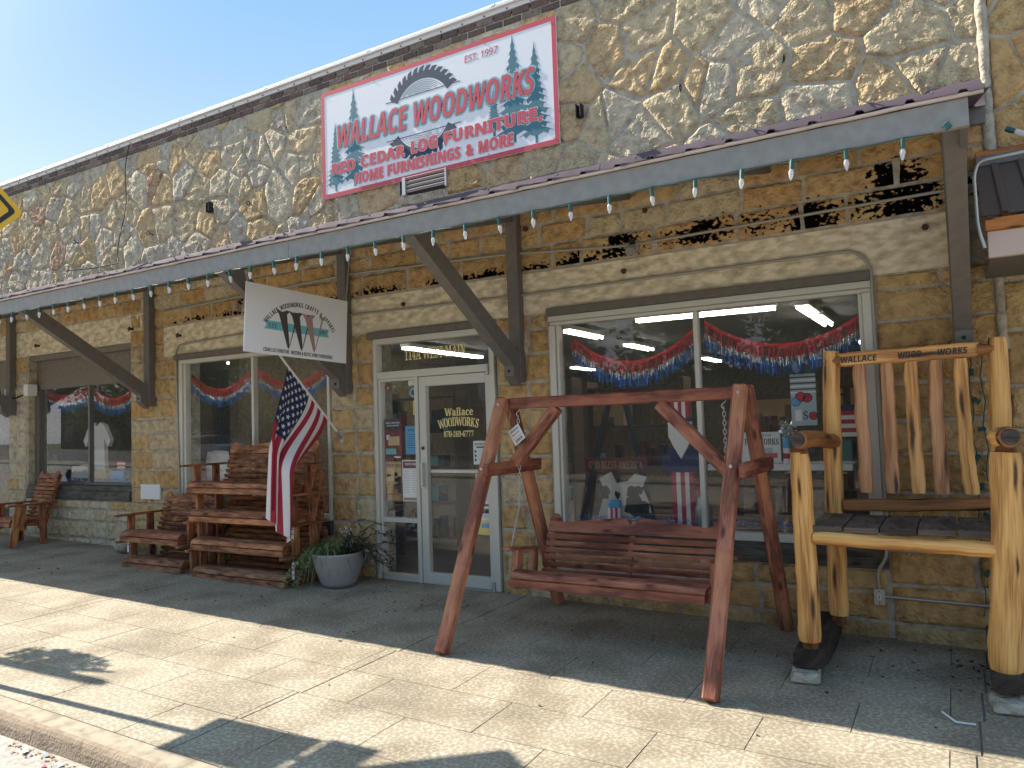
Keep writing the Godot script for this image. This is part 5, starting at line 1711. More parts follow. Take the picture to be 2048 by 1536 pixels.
# ---- giant log rocking chair -----------------------------------------------------------------------------------------
func log_mesh(a: Vector3, b: Vector3, r0: float, r1: float, seed_: float, seg := 20, flat_front := 0.0, bow := 0.012) -> MB:
	# a peeled log: slightly bowed, with knots and flutes; flat_front saws the street side off
	var mb := MB.new()
	var n := maxi(6, int(a.distance_to(b) / 0.045))
	var d := (b - a).normalized()
	var side := d.cross(Vector3.BACK).normalized()
	if side.length() < 0.5: side = d.cross(Vector3.UP).normalized()
	var front := side.cross(d).normalized()
	if front.z < -0.1: front = -front
	for i in n + 1:
		var t := float(i) / n
		var c := a.lerp(b, t) + side * bow * sin(PI * t) * wave.get_noise_1d(seed_ * 3.0) * 2.0 + side * 0.006 * wave.get_noise_1d(seed_ + t * 6.0)
		var r := lerpf(r0, r1, t)
		if i == 0 or i == n: r *= 0.90
		for j in seg + 1:
			var an := TAU * j / seg
			var o := side * cos(an) + front * sin(an)
			var p := o * r * (1.0 + 0.06 * wave.get_noise_3d(cos(an) * 1.2 + seed_, sin(an) * 1.2, t * 5.0) + 0.03 * wave.get_noise_3d(cos(an) * 6.0 + seed_, sin(an) * 6.0, t * 3.0))
			var kn := sin(seed_ * 5.0 + floor(t * 4.0) * 2.3)
			p += o * 0.005 * exp(-pow((t * 4.0 - floor(t * 4.0) - 0.5) * 7.0, 2.0)) * maxf(0.0, cos(an - kn * 4.0)) * (1.0 if absf(kn) > 0.5 else 0.0)
			if flat_front > 0.0:
				var over := p.dot(front) - r * (1.0 - flat_front)
				if over > 0.0: p -= front * over
			mb.v.append(c + p); mb.n.append(o); mb.uv.append(Vector2(t * a.distance_to(b) + seed_, float(j) / seg * TAU * r0 + seed_ * 0.7))
	for i in n:
		for j in seg:
			var q := i * (seg + 1) + j
			var w := q + seg + 1
			mb.ix.append_array([q, q + 1, w, q + 1, w + 1, w])
	for e in 2:
		var k := mb.v.size()
		var i := 0 if e == 0 else n
		mb.v.append(a if e == 0 else b); mb.n.append(-d if e == 0 else d); mb.uv.append(Vector2(0.5, 0.5))
		for j in seg + 1:
			mb.v.append(mb.v[i * (seg + 1) + j]); mb.n.append(-d if e == 0 else d); mb.uv.append(Vector2(0.5 + 0.04 * cos(TAU * j / seg), 0.5 + 0.04 * sin(TAU * j / seg)))
		for j in seg:
			if e == 0: mb.ix.append_array([k, k + j + 2, k + j + 1])
			else: mb.ix.append_array([k, k + j + 1, k + j + 2])
	# outward side faces may run either way round; set by the first triangle
	var f := (mb.v[mb.ix[2]] - mb.v[mb.ix[0]]).cross(mb.v[mb.ix[1]] - mb.v[mb.ix[0]])
	if f.dot(mb.n[mb.ix[0]]) < 0.0:
		for i in range(0, mb.ix.size(), 3):
			var q := mb.ix[i + 1]
			mb.ix[i + 1] = mb.ix[i + 2]
			mb.ix[i + 2] = q
	var body := n * seg * 6
	for i in (n + 1) * (seg + 1): mb.n[i] = Vector3.ZERO
	for i in range(0, body, 3):
		var m := (mb.v[mb.ix[i + 2]] - mb.v[mb.ix[i]]).cross(mb.v[mb.ix[i + 1]] - mb.v[mb.ix[i]])
		for j in 3: mb.n[mb.ix[i + j]] += m
	for i in n + 1:
		var q := i * (seg + 1)
		var m := mb.n[q] + mb.n[q + seg]
		mb.n[q] = m; mb.n[q + seg] = m
	for i in (n + 1) * (seg + 1): mb.n[i] = mb.n[i].normalized()
	return mb

func build_log_chair() -> void:
	var c := thing("log_rocking_chair", "giant rustic log rocking chair beside the big window", "rocking chair", Vector3.ZERO)
	put("leg", log_mesh(Vector3(-0.895, 0.125, 1.0), Vector3(-0.902, 1.345, 1.0), 0.072, 0.062, 1.3), M.log_honey, c)
	put("leg", log_mesh(Vector3(0.17, 0.08, 1.0), Vector3(0.237, 1.335, 1.0), 0.092, 0.082, 2.1), M.log_honey, c)
	put("leg", log_mesh(Vector3(-0.808, 0.14, 0.3), Vector3(-0.765, 2.045, 0.3), 0.070, 0.058, 3.7), M.log_honey, c)
	put("leg", log_mesh(Vector3(0.20, 0.10, 0.3), Vector3(0.262, 2.06, 0.3), 0.070, 0.058, 4.9), M.log_honey, c)
	for p in [Vector3(-0.895, 0.09, 1.0), Vector3(0.17, 0.05, 1.0), Vector3(-0.808, 0.09, 0.3), Vector3(0.2, 0.06, 0.3)]:
		var mb := MB.new()
		mb.tube([p - Vector3(0, 0.02, 0), p + Vector3(0, 0.05, 0)], [0.05, 0.048], 14)
		put("tenon", mb, M.log_end, c)
	for p in [Vector3(-0.902, 1.345, 1.0), Vector3(0.237, 1.335, 1.0)]:
		var mb := MB.new()
		mb.tube([p - Vector3(0, 0.01, 0), p + Vector3(0, 0.03, 0), p + Vector3(0, 0.07, 0)], [0.058, 0.05, 0.036], 14)
		put("tenon", mb, M.log_end, c)
	# arms: gnarled dark logs
	put("arm", log_mesh(Vector3(-0.875, 1.43, 1.17), Vector3(-0.775, 1.385, 0.33), 0.058, 0.052, 5.5, 20, 0.0, 0.03), M.log_brown, c)
	put("arm", log_mesh(Vector3(0.255, 1.425, 1.17), Vector3(0.25, 1.40, 0.33), 0.062, 0.055, 6.4, 20, 0.0, 0.03), M.log_brown, c)
	for p in [Vector3(-0.8765, 1.4307, 1.1725), Vector3(0.2551, 1.4252, 1.1725)]:
		var mb := MB.new()
		mb.tube([p, p + Vector3(0, 0, 0.004)], [0.046, 0.043], 16)
		put("arm_end", mb, M.seat_dark, c)
	# burl on the right leg where the arm lands
	var bl := MB.new()
	bl.lathe([Vector2(0.001, -0.07), Vector2(0.06, -0.05), Vector2(0.085, 0.0), Vector2(0.07, 0.04), Vector2(0.001, 0.06)], 14, Vector3(0.23, 1.42, 0.98))
	put("burl", bl, M.log_honey, c)
	# back: lettered top rail, five slats, lower rail
	put("top_rail", log_mesh(Vector3(-0.715, 1.975, 0.33), Vector3(0.155, 1.99, 0.33), 0.052, 0.05, 7.2, 20, 0.45, 0.004), M.log_flat, c)
	for q in [[Vector3(-0.80, 1.972, 0.325), Vector3(-0.70, 1.975, 0.328)], [Vector3(0.145, 1.985, 0.328), Vector3(0.25, 1.99, 0.325)]]:
		var mb := MB.new()
		mb.tube([q[0], q[0].lerp(q[1], 0.6), q[1]], [0.028, 0.032, 0.046] if q[0].x < -0.5 else [0.046, 0.034, 0.028], 14)
		put("tenon", mb, M.log_brown, c)
	for w in [["WALLACE", -0.58, 0.235], ["WOOD", -0.255, 0.145], ["WORKS", 0.0, 0.175]]:
		lettering("lettering", w[0], M.ink, c, Vector3(w[1], 1.981 + 0.017 * (w[1] + 0.3), 0.3625), w[2], 0.044, "Droid Sans", true, Basis(Vector3.BACK, 0.017), 0.1, 0.004)
	var sl := [[-0.583, -0.572, "log_pink"], [-0.402, -0.41, "log_pink"], [-0.252, -0.247, "log_flat"], [-0.106, -0.107, "log_pink"], [0.042, 0.062, "log_honey"]]
	for i in sl.size():
		var q: Array = sl[i]
		put("slat", log_mesh(Vector3(q[1], 1.025, 0.335), Vector3(q[0], 1.935, 0.335), 0.046, 0.042, 8.0 + i * 1.7, 16, 0.35, 0.008), M[q[2]], c)
	put("lower_rail", log_mesh(Vector3(-0.735, 0.93, 0.33), Vector3(0.20, 0.965, 0.33), 0.045, 0.043, 15.5, 18, 0.4, 0.004), M.log_brown, c)
	# seat: five dark planks on a front log
	for i in 5:
		var x0 := -0.865 + i * 0.209
		var mb := MB.new()
		mb.box(Vector3(x0 + 0.1, 0.853 + rng.randf_range(-0.003, 0.003), 0.70), Vector3(0.202, 0.042, 0.66), Basis.IDENTITY, 0.005, Vector2(rng.randf() * 3.0, rng.randf()))
		put("seat_plank", mb, M.seat_dark, c)
	put("front_rail", log_mesh(Vector3(-0.84, 0.795, 1.02), Vector3(0.165, 0.768, 1.02), 0.044, 0.046, 18.3, 20, 0.0, 0.003), M.log_honey, c)
	put("rear_rail", log_mesh(Vector3(-0.80, 0.79, 0.34), Vector3(0.2, 0.79, 0.34), 0.042, 0.042, 19.1, 14), M.log_brown, c)
	# rockers on stone blocks
	for x in [-0.90, 0.175]:
		var mb := MB.new()
		var xf := Transform3D(Basis(Vector3(0, 0, 1), Vector3.UP, Vector3(-1, 0, 0)), Vector3(x + 0.08, 0, 0))
		var p := PackedVector2Array([Vector2(0.08, 0.10), Vector2(0.06, 0.055)])
		for i in 9:
			var t := i / 8.0
			p.append(Vector2(lerpf(0.10, 1.15, t), -0.075 + 0.05 * pow(t * 2.0 - 1.0, 2.0) + 0.02 * t))
		p.append(Vector2(1.16, 0.075)); p.append(Vector2(1.0, 0.085))
		mb.plate(p, 0.16, xf, Vector2(x, 0))
		put("rocker", mb, M.rocker_dark, c)
		# little block wedged under the front
		var k := MB.new()
		k.box(Vector3(0, 0.033, 0), Vector3(0.17, 0.066, 0.2), Basis.from_euler(Vector3(0, 0.12, 0)), 0.016, Vector2(x, 0))
		tag(put("stone_block", k, M.stone_grey, null, Vector3(x - 0.01, gy(x, 1.13) + 0.0, 1.13)), "grey stone block wedged under the " + ("left" if x < 0 else "right") + " rocker of the log chair", "stone block", "blocks under the log chair")

# ---- plants ----------------------------------------------------------------------------------------------------------
func blade(mb: MB, p: Vector3, dir: Vector3, rise: float, len_: float, w: float, droop: float, n := 6) -> void:
	var prev := p
	var side := dir.cross(Vector3.UP).normalized()
	var pl := p - side * w * 0.5
	var pr := p + side * w * 0.5
	for i in n:
		var t := float(i + 1) / n
		var q := p + dir * len_ * (t - 0.18 * t * t) + Vector3.UP * (rise * t - droop * t * t)
		var ww := w * (1.0 - t * t) * 0.5 + 0.0006
		var l := q - side * ww
		var r := q + side * ww
		mb.quad(pl, pr, r, l)
		pl = l; pr = r
		prev = q

func leaf(mb: MB, p: Vector3, d: Vector3, len_: float, w: float) -> void:
	var s := d.cross(Vector3(0.2, 1, 0.1)).normalized()
	var up := s.cross(d).normalized()
	var m := p + d * len_ * 0.45
	mb.tri(p, m - s * w * 0.5 + up * w * 0.15, m)
	mb.tri(p, m, m + s * w * 0.5 + up * w * 0.15)
	mb.tri(p + d * len_, m, m - s * w * 0.5 + up * w * 0.15)
	mb.tri(p + d * len_, m + s * w * 0.5 + up * w * 0.15, m)

func build_plants() -> void:
	var at := Vector3(-5.51, gy(-5.51, 0.46), 0.46)
	var pl := thing("potted_plant", "grey planter with striped spider plants and dark trailing foliage beside the door", "potted plant", at)
	var mb := MB.new()
	mb.lathe([Vector2(0.001, 0.0), Vector2(0.155, 0.0), Vector2(0.185, 0.05), Vector2(0.245, 0.22), Vector2(0.262, 0.31), Vector2(0.272, 0.32), Vector2(0.272, 0.345), Vector2(0.262, 0.35), Vector2(0.245, 0.345), Vector2(0.24, 0.30), Vector2(0.001, 0.30)], 36)
	put("pot", mb, M.pot_clay, pl)
	mb = MB.new()
	mb.lathe([Vector2(0.24, 0.315), Vector2(0.001, 0.325)], 20)
	put("soil", mb, M.soil, pl)
	var r := RandomNumberGenerator.new()
	r.seed = 9
	for q in [["spider_leaves", "leaf_green", 150, 0.0], ["striped_leaves", "leaf_pale", 70, 0.0]]:
		mb = MB.new()
		for i in q[2]:
			var a := r.randf() * TAU
			var d := Vector3(cos(a), 0, sin(a))
			var o := Vector3(-0.12, 0.33, 0.05) + Vector3(r.randfn() * 0.07, 0, r.randfn() * 0.06)
			blade(mb, o, d, r.randf_range(0.2, 0.42), r.randf_range(0.18, 0.42), r.randf_range(0.008, 0.015), r.randf_range(0.22, 0.62))
		put(q[0], mb, M[q[1]], pl)
	# vine spilling to the pavement on the left
	mb = MB.new()
	var vine := MB.new()
	for i in 16:
		var a := r.randf_range(2.2, 3.9)
		var p := Vector3(cos(a) * 0.22, 0.34, sin(a) * 0.22 + 0.05)
		for k in 15:
			var q := p + Vector3(cos(a) * 0.02 + r.randfn() * 0.012, -0.028 + (0.03 if k < 3 else 0.0), sin(a) * 0.012 + r.randfn() * 0.012)
			q.y = maxf(q.y, 0.012)
			vine.tube([p, q], [0.0022, 0.0022], 4, false)
			for j in 4:
				leaf(mb, q, Vector3(r.randfn(), r.randfn() * 0.5, r.randfn()).normalized(), r.randf_range(0.025, 0.045), r.randf_range(0.015, 0.025))
			p = q
	put("vine_leaves", mb, M.leaf_pale, pl)
	put("vine_stems", vine, M.leaf_green, pl)
	# dark purple sprawling stems towards the door
	mb = MB.new()
	vine = MB.new()
	for i in 13:
		var p := Vector3(0.08 + r.randfn() * 0.05, 0.32, -0.05 + r.randfn() * 0.05)
		var d := Vector3(r.randf_range(0.25, 1.0), r.randf_range(0.35, 1.3), r.randf_range(-0.45, 0.35)).normalized()
		for k in 11:
			var q := p + d * 0.052
			vine.tube([p, q], [0.004, 0.0036], 4, false)
			d = (d + Vector3(0.04 + r.randfn() * 0.1, -0.14 + r.randfn() * 0.08, r.randfn() * 0.1)).normalized()
			if q.y < 0.02: q.y = 0.02
			q.z = maxf(q.z, -0.34)
			for s in 2:
				leaf(mb, q, (d * 0.6 + Vector3(r.randfn(), r.randfn() * 0.5, r.randfn())).normalized(), r.randf_range(0.06, 0.12), r.randf_range(0.018, 0.03))
			p = q
	put("dark_leaves", mb, M.leaf_dark, pl)
	put("dark_stems", vine, M.leaf_dark, pl)
	# a tuft of soft white flowers
	mb = MB.new()
	for i in 26:
		leaf(mb, Vector3(0.12 + r.randfn() * 0.03, 0.55 + r.randfn() * 0.03, 0.02 + r.randfn() * 0.03), Vector3(r.randfn(), 0.4, r.randfn()).normalized(), 0.045, 0.008)
	put("white_flowers", mb, M.cloth_white, pl)

# ---- paper on the glass ----------------------------------------------------------------------------------------------
func poster(x0: float, x1: float, y0: float, y1: float, m: String, label: String, bits: Array) -> void:
	# bits: [material, u0, u1, v0, v1] flat print, or [material, text, u, v, w, h]
	var t := thing("poster", label, "poster", Vector3((x0 + x1) * 0.5, y0, -0.034), "papers taped inside the entrance glass")
	var w := x1 - x0
	var h := y1 - y0
	one_box("paper", Vector3(-w / 2, 0, -0.0015), Vector3(w / 2, h, 0), M[m], t, 0.0)
	for b in bits:
		if b[1] is String: lettering("print", b[1], M[b[0]], t, Vector3((b[2] - 0.5) * w, b[3] * h, 0.0008), b[4] * w, b[5] * h, "Droid Sans", true, Basis.IDENTITY, 0.0, 0.0006)
		else: one_box("print", Vector3((b[1] - 0.5) * w, b[3] * h, 0.0), Vector3((b[2] - 0.5) * w, b[4] * h, 0.0007), M[b[0]], t, 0.0)

func lines(m: String, u0: float, u1: float, v0: float, v1: float, n: int) -> Array:
	var out := []
	for i in n:
		var v := lerpf(v1, v0, (i + 0.5) / n)
		out.append([m, u0 + rng.randf() * 0.06, u1 - rng.randf() * 0.12, v - 0.008, v + 0.008])
	return out

func build_posters() -> void:
	poster(-5.285, -5.05, 1.262, 1.69, "paper_maroon", "maroon poster with a tan map taped inside the sidelight", [["leaf_dark", 0.04, 0.96, 0.72, 0.97], ["paper_white", "SMALL TOWN MUSIC", 0.5, 0.9, 0.8, 0.045], ["paper_white", "EVERY SATURDAY", 0.5, 0.83, 0.7, 0.04], ["paper_tan", 0.22, 0.86, 0.34, 0.56], ["paper_white", 0.12, 0.3, 0.48, 0.6], ["paper_teal", 0.06, 0.66, 0.12, 0.26], ["paper_white", 0.55, 0.9, 0.03, 0.07]])
	poster(-5.0, -4.832, 1.312, 1.605, "paper_blue", "bright blue notice taped inside the sidelight", [["ink", "NOTICE", 0.45, 0.86, 0.5, 0.07]] + lines("ink", 0.12, 0.9, 0.2, 0.74, 7))
	poster(-5.285, -5.062, 0.818, 1.24, "paper_brown", "brown country dance poster low in the sidelight", [["paper_tan", 0.03, 0.97, 0.42, 0.97], ["paper_maroon", "COUNTRY DANCE", 0.5, 0.89, 0.9, 0.09], ["ink", 0.08, 0.34, 0.58, 0.76], ["ink", 0.56, 0.74, 0.3, 0.72], ["ink", 0.74, 0.96, 0.2, 0.62]] + lines("paper_yellow", 0.06, 0.56, 0.2, 0.4, 4) + lines("paper_tan", 0.1, 0.9, 0.03, 0.15, 3))
	poster(-5.055, -4.832, 0.822, 1.252, "paper_white", "white state park timetable with red heading low in the sidelight", [["paper_maroon", 0.05, 0.95, 0.80, 0.97], ["paper_white", "STATE PARK", 0.52, 0.9, 0.7, 0.06], ["paper_brown", 0.05, 0.95, 0.02, 0.09]] + lines("galvanised", 0.08, 0.46, 0.2, 0.76, 10) + lines("galvanised", 0.54, 0.95, 0.2, 0.76, 10))
	poster(-4.892, -4.832, 1.72, 1.868, "paper_yellow", "narrow yellow note beside the door stile", lines("ink", 0.1, 0.9, 0.2, 0.9, 5))
	poster(-4.945, -4.832, 2.03, 2.083, "paper_white", "small white sticker at the top of the sidelight", lines("ink", 0.3, 0.9, 0.2, 0.8, 3))
	poster(-5.262, -5.205, 2.005, 2.042, "flag_red", "tiny flag sticker in the top corner of the sidelight", [["cloth_white", 0.4, 1.0, 0.3, 0.42], ["cloth_white", 0.4, 1.0, 0.6, 0.72], ["flag_navy", 0.0, 0.4, 0.45, 1.0]])
	poster(-4.152, -3.97, 1.205, 1.437, "paper_white", "white events list on the door glass behind the swing leg", [["ink", "EVENTS", 0.45, 0.86, 0.7, 0.1], ["ink", 0.2, 0.75, 0.70, 0.76], ["sign_navy", 0.08, 0.2, 0.5, 0.6], ["sign_navy", 0.08, 0.2, 0.32, 0.42], ["sign_navy", 0.08, 0.2, 0.14, 0.24]] + lines("galvanised", 0.28, 0.9, 0.1, 0.64, 7))
	poster(-4.135, -3.97, 0.815, 1.11, "paper_white", "white notice in the middle of the door glass behind the swing leg", lines("flag_red", 0.3, 0.95, 0.6, 0.95, 3) + lines("paper_blue", 0.3, 0.95, 0.1, 0.5, 4))
	poster(-4.13, -3.97, 0.515, 0.80, "paper_yellow", "yellow and white leaflet low on the door glass", [["paper_white", 0.05, 0.95, 0.5, 0.97], ["car_blue", 0.4, 0.9, 0.6, 0.9], ["paper_blue", 0.3, 0.95, 0.24, 0.4]])
	var t := thing("round_sticker", "round blue sticker inside the sidelight near the top", "sticker", Vector3(-4.885, 1.956, -0.034))
	for q in [[0.047, 0.0, "paper_white"], [0.043, 0.0008, "paper_blue"], [0.026, 0.0016, "sign_navy"]]:
		var mb := MB.new()
		mb.tube([Vector3(0, 0, q[1] - 0.001), Vector3(0, 0, q[1])], [q[0], q[0]], 24)
		put("disc", mb, M[q[2]], t)

# ---- inside the shop -------------------------------------------------------------------------------------------------
func garland(x0: float, y0: float, ym: float, x1: float, y1: float, z: float, drop: float, label: String) -> void:
	var t := thing("tinsel_garland", label, "garland", Vector3(x0, y0, z), "red silver and blue tinsel swags in the shop windows")
	var at := func(s: float) -> Vector3:
		var c := 4.0 * s * (1.0 - s)
		return Vector3((x1 - x0) * s, (y1 - y0) * s + (ym - (y0 + y1) * 0.5) * c + 0.008 * wave.get_noise_1d(s * 30.0 + x0), 0.01 * wave.get_noise_1d(s * 22.0))
	var rb := MB.new()
	var n := 60
	for i in n:
		var a: Vector3 = at.call(float(i) / n)
		var b: Vector3 = at.call(float(i + 1) / n)
		rb.quad(a - Vector3(0, 0.035, 0.0), b - Vector3(0, 0.035, 0.0), b, a)
	put("ribbon", rb, M.red_foil, t)
	var per := int((x1 - x0) * 330)
	for q in [["red_fringe", "red_foil", 0.50, 0.0, 0.004], ["silver_fringe", "silver_foil", 0.68, 0.35, 0.0], ["blue_fringe", "blue_foil", 1.0, 0.5, -0.004]]:
		var mb := MB.new()
		for i in per:
			var s := rng.randf()
			var p: Vector3 = at.call(s)
			var l: float = drop * q[2] * rng.randf_range(0.82, 1.08)
			var y0_: float = drop * q[3]
			var w := rng.randf_range(0.0012, 0.0026)
			var sway := Vector3(rng.randfn() * 0.012, 0, rng.randfn() * 0.01)
			var tw := rng.randf() * TAU
			var d := Vector3(cos(tw), 0, sin(tw)) * w
			var a := p - Vector3(0, 0.02 + y0_, 0) + Vector3(0, 0, q[4]) + sway * 0.3
			var e := p - Vector3(0, maxf(l, y0_ + 0.05), 0) + Vector3(0, 0, q[4]) + sway
			var d2 := Vector3(cos(tw + 1.2), 0, sin(tw + 1.2)) * w
			mb.quad(a - d, a + d, e + d2, e - d2)
		put(q[0], mb, M[q[1]], t).set_meta("kind", "stuff")

func ceiling_lamp(x0: float, z0: float, x1: float, z1: float, y: float, label: String) -> void:
	var c := Vector3((x0 + x1) * 0.5, y, (z0 + z1) * 0.5)
	var d := Vector3(x1 - x0, 0, z1 - z0)
	var l := d.length()
	var t := thing("ceiling_light", label, "ceiling light", c, "fluorescent strips on the shop ceiling")
	t.basis = Basis(Vector3.UP, atan2(d.x, d.z))
	one_box("housing", Vector3(-0.09, 0.0, -l / 2), Vector3(0.09, 0.06, l / 2), M.white_paint, t, 0.01)
	for s in [-1, 1]:
		var mb := MB.new()
		mb.tube([Vector3(s * 0.045, -0.025, -l / 2 + 0.02), Vector3(s * 0.045, -0.025, l / 2 - 0.02)], [0.018, 0.018], 10)
		put("tube", mb, M.tube_light, t)
	var a := AreaLight3D.new()
	a.name = "glow"
	a.area_size = Vector2(0.16, l)
	a.light_energy = 0.035
	a.light_color = Color(1.0, 0.97, 0.9)
	a.area_range = 14.0
	a.shadow_enabled = true
	t.add_child(a)
	a.transform = Transform3D(Basis(Vector3.RIGHT, -PI / 2), Vector3(0, -0.05, 0))

func build_interior() -> void:
	structure(one_box("interior_floor", Vector3(-15.2, -0.25, -13.0), Vector3(0.28, -0.02, -0.325), M.shop_floor, null, 0.0), "dark shop floor behind the windows", "floor")
	structure(one_box("interior_ceiling", Vector3(-15.2, 2.98, -13.0), Vector3(0.28, 3.12, -0.325), M.shop_ceiling, null, 0.0), "grey shop ceiling with strip lights", "ceiling")
	structure(one_box("interior_wall", Vector3(-15.4, -0.25, -13.2), Vector3(0.4, 3.12, -13.0), M.shop_wall, null, 0.0), "back wall of the shop room", "wall")
	structure(one_box("interior_wall", Vector3(0.28, -0.25, -13.0), Vector3(0.40, 3.12, -0.325), M.shop_wall, null, 0.0), "right side wall of the shop room", "wall")
	structure(one_box("interior_wall", Vector3(-15.4, -0.25, -13.0), Vector3(-15.2, 3.12, -0.325), M.shop_wall, null, 0.0), "left side wall of the shop room", "wall")
	structure(one_box("interior_wall", Vector3(-9.3, -0.02, -13.0), Vector3(-9.1, 2.98, -1.3), M.shop_wall, null, 0.0), "dividing wall between the two shop rooms", "wall")
	structure(one_box("roof_deck", Vector3(-16.0, 5.1, -13.2), Vector3(0.4, 5.25, -0.325), M.shop_ceiling, null, 0.0), "flat roof behind the parapet", "roof")
	# display platforms
	for q in [[-3.24, -0.45, 0.60, "low display platform behind the big window"], [-8.66, -6.0, 0.60, "low display platform behind the window with the stacked swings"], [-12.3, -9.7, 0.88, "display platform behind the left window"]]:
		var t := thing("display_platform", q[3], "platform", Vector3(q[0], 0, -0.34), "display platforms in the windows")
		one_box("top", Vector3(0, q[2] - 0.04, -0.95), Vector3(q[1] - q[0], q[2] + 0.03, 0.0), M.shop_shelf, t)
		one_box("front", Vector3(0, 0.0, -0.93), Vector3(q[1] - q[0], q[2] - 0.041, -0.89), M.shop_shelf, t)
	# ceiling strips
	var n := 0
	for q in [[-4.6, -3.1, -4.6, -4.3, "first strip light behind the door"], [-4.7, -5.6, -4.7, -6.8, "second strip light behind the door"], [-4.55, -9.6, -4.55, -10.8, "far strip light in the middle of the shop"], [-7.5, -3.2, -7.6, -5.6, "long strip light behind the transom lettering"], [-7.6, -9.5, -7.6, -10.7, "far strip light at the left of the shop"], [-1.5, -3.1, -1.5, -4.0, "strip light at the upper right of the big window"], [-1.5, -4.2, -1.5, -5.3, "second strip light at the upper right of the big window"], [-1.38, -8.3, -1.38, -9.5, "far strip light at the right of the shop"], [-3.47, -2.85, -1.75, -2.95, "strip light running along behind the top of the big window"], [-11.3, -2.9, -10.0, -3.2, "strip light behind the left window"], [-8.4, -2.2, -7.0, -2.4, "strip light behind the top of the window with the stacked swings"]]:
		ceiling_lamp(q[0], q[1], q[2], q[3], 2.88, q[4])
	garland(-3.1, 2.40, 2.13, -1.9, 2.40, -0.2, 0.24, "tinsel swag in the left pane of the big window")
	garland(-1.83, 2.43, 2.18, -0.58, 2.38, -0.2, 0.26, "tinsel swag in the right pane of the big window")
	garland(-8.76, 2.46, 2.17, -7.5, 2.41, -0.2, 0.23, "tinsel swag in the left pane behind the stacked swings")
	garland(-7.46, 2.42, 2.17, -6.2, 2.38, -0.2, 0.22, "tinsel swag in the pane behind the flag")
	garland(-12.45, 2.37, 2.27, -11.25, 2.38, -0.34, 0.26, "tinsel swag in the left half of the set-back window")
	garland(-11.2, 2.37, 2.17, -10.2, 2.28, -0.34, 0.26, "tinsel swag in the right half of the set-back window")
	# glitter strips along the window floors
	for q in [[-3.2, -0.5, 0.65, -0.36, "blue tinsel strewn along the floor of the big window"], [-12.25, -9.8, 0.93, -0.40, "dark blue tinsel strewn along the floor of the left window"]]:
		var mb := MB.new()
		for i in 1500:
			var p := Vector3(rng.randf_range(q[0], q[1]), q[2] + rng.randf() * 0.045, q[3] - rng.randf() * 0.10)
			var d := Vector3(rng.randfn(), rng.randfn(), rng.randfn()).normalized() * rng.randf_range(0.006, 0.016)
			var e := d.cross(Vector3(rng.randfn(), rng.randfn(), rng.randfn())).normalized() * 0.0025
			mb.quad(p - d - e, p + d - e, p + d + e, p - d + e)
		tag(put("floor_tinsel", mb, M.blue_foil), q[4], "tinsel", "", "stuff")
	# painted yard cut-out, a plain striped board with a blue middle and a white top
	var c := thing("yard_cutout", "tall painted wooden cut-out in red white and blue behind the big window", "cut-out", Vector3(-2.15, 0.63, -0.42))
	for i in 5: one_box("stripe", Vector3(-0.10 + i * 0.04, 0.0, 0), Vector3(-0.06 + i * 0.04, 0.48, 0.02), M["flag_red" if i % 2 == 0 else "cloth_white"], c, 0.001)
	var mb := MB.new()
	mb.plate(PackedVector2Array([Vector2(-0.18, 0.48), Vector2(0.18, 0.48), Vector2(0.19, 0.6), Vector2(0.12, 0.69), Vector2(-0.12, 0.69), Vector2(-0.19, 0.6)]), 0.02)
	put("blue_panel", mb, M.flag_navy, c)
	mb = MB.new()
	mb.plate(PackedVector2Array([Vector2(0.0, 0.60), Vector2(0.06, 0.70), Vector2(0.11, 0.80), Vector2(0.11, 0.93), Vector2(-0.11, 0.93), Vector2(-0.11, 0.80), Vector2(-0.06, 0.70)]), 0.02, Transform3D(Basis.IDENTITY, Vector3(0, 0, 0.021)))
	put("white_panel", mb, M.cloth_white, c)
	for i in 5: one_box("stripe", Vector3(-0.085 + i * 0.034, 0.965, 0.0), Vector3(-0.051 + i * 0.034, 1.16, 0.02), M["flag_red" if i % 2 == 0 else "cloth_white"], c, 0.001)
	one_box("band", Vector3(-0.12, 0.93, 0.0), Vector3(0.12, 0.965, 0.03), M.flag_navy, c, 0.002)
	# easel with a cowhide
	var e := thing("easel", "black wooden easel with a lettered red board behind the big window", "easel", Vector3(-2.9, 0.63, -0.75))
	for s in [-1.0, 1.0]:
		mb = MB.new()
		mb.bar(Vector3(s * 0.36, 0.0, 0.1), Vector3(s * 0.09, 1.15, 0.0), 0.03, 0.10, Vector3(0, 0, 1), 0.004)
		put("leg", mb, M.cloth_dark, e)
	one_box("board", Vector3(-0.33, 0.46, 0.08), Vector3(0.33, 0.60, 0.10), M.paper_maroon, e, 0.003)
	lettering("lettering", "GOD BLESS AMERICA", M.paper_tan, e, Vector3(0, 0.53, 0.103), 0.56, 0.075, "Droid Serif", false, Basis.IDENTITY, 0.0, 0.002)
	var hd := thing("cowhide", "black and white cowhide draped over the easel in the big window", "cowhide", Vector3(-2.77, 0.64, -0.45))
	mb = MB.new()
	mb.plate(PackedVector2Array([Vector2(-0.24, 0.40), Vector2(-0.12, 0.47), Vector2(-0.06, 0.36), Vector2(0.05, 0.38), Vector2(0.12, 0.45), Vector2(0.24, 0.42), Vector2(0.2, 0.32), Vector2(0.26, 0.2), Vector2(0.3, 0.06), Vector2(0.22, 0.0), Vector2(0.05, 0.02), Vector2(-0.25, 0.0), Vector2(-0.2, 0.2), Vector2(-0.2, 0.32)]), 0.01, Transform3D(Basis(Vector3.RIGHT, -0.15), Vector3.ZERO))
	put("hide", mb, M.hide_white, hd)
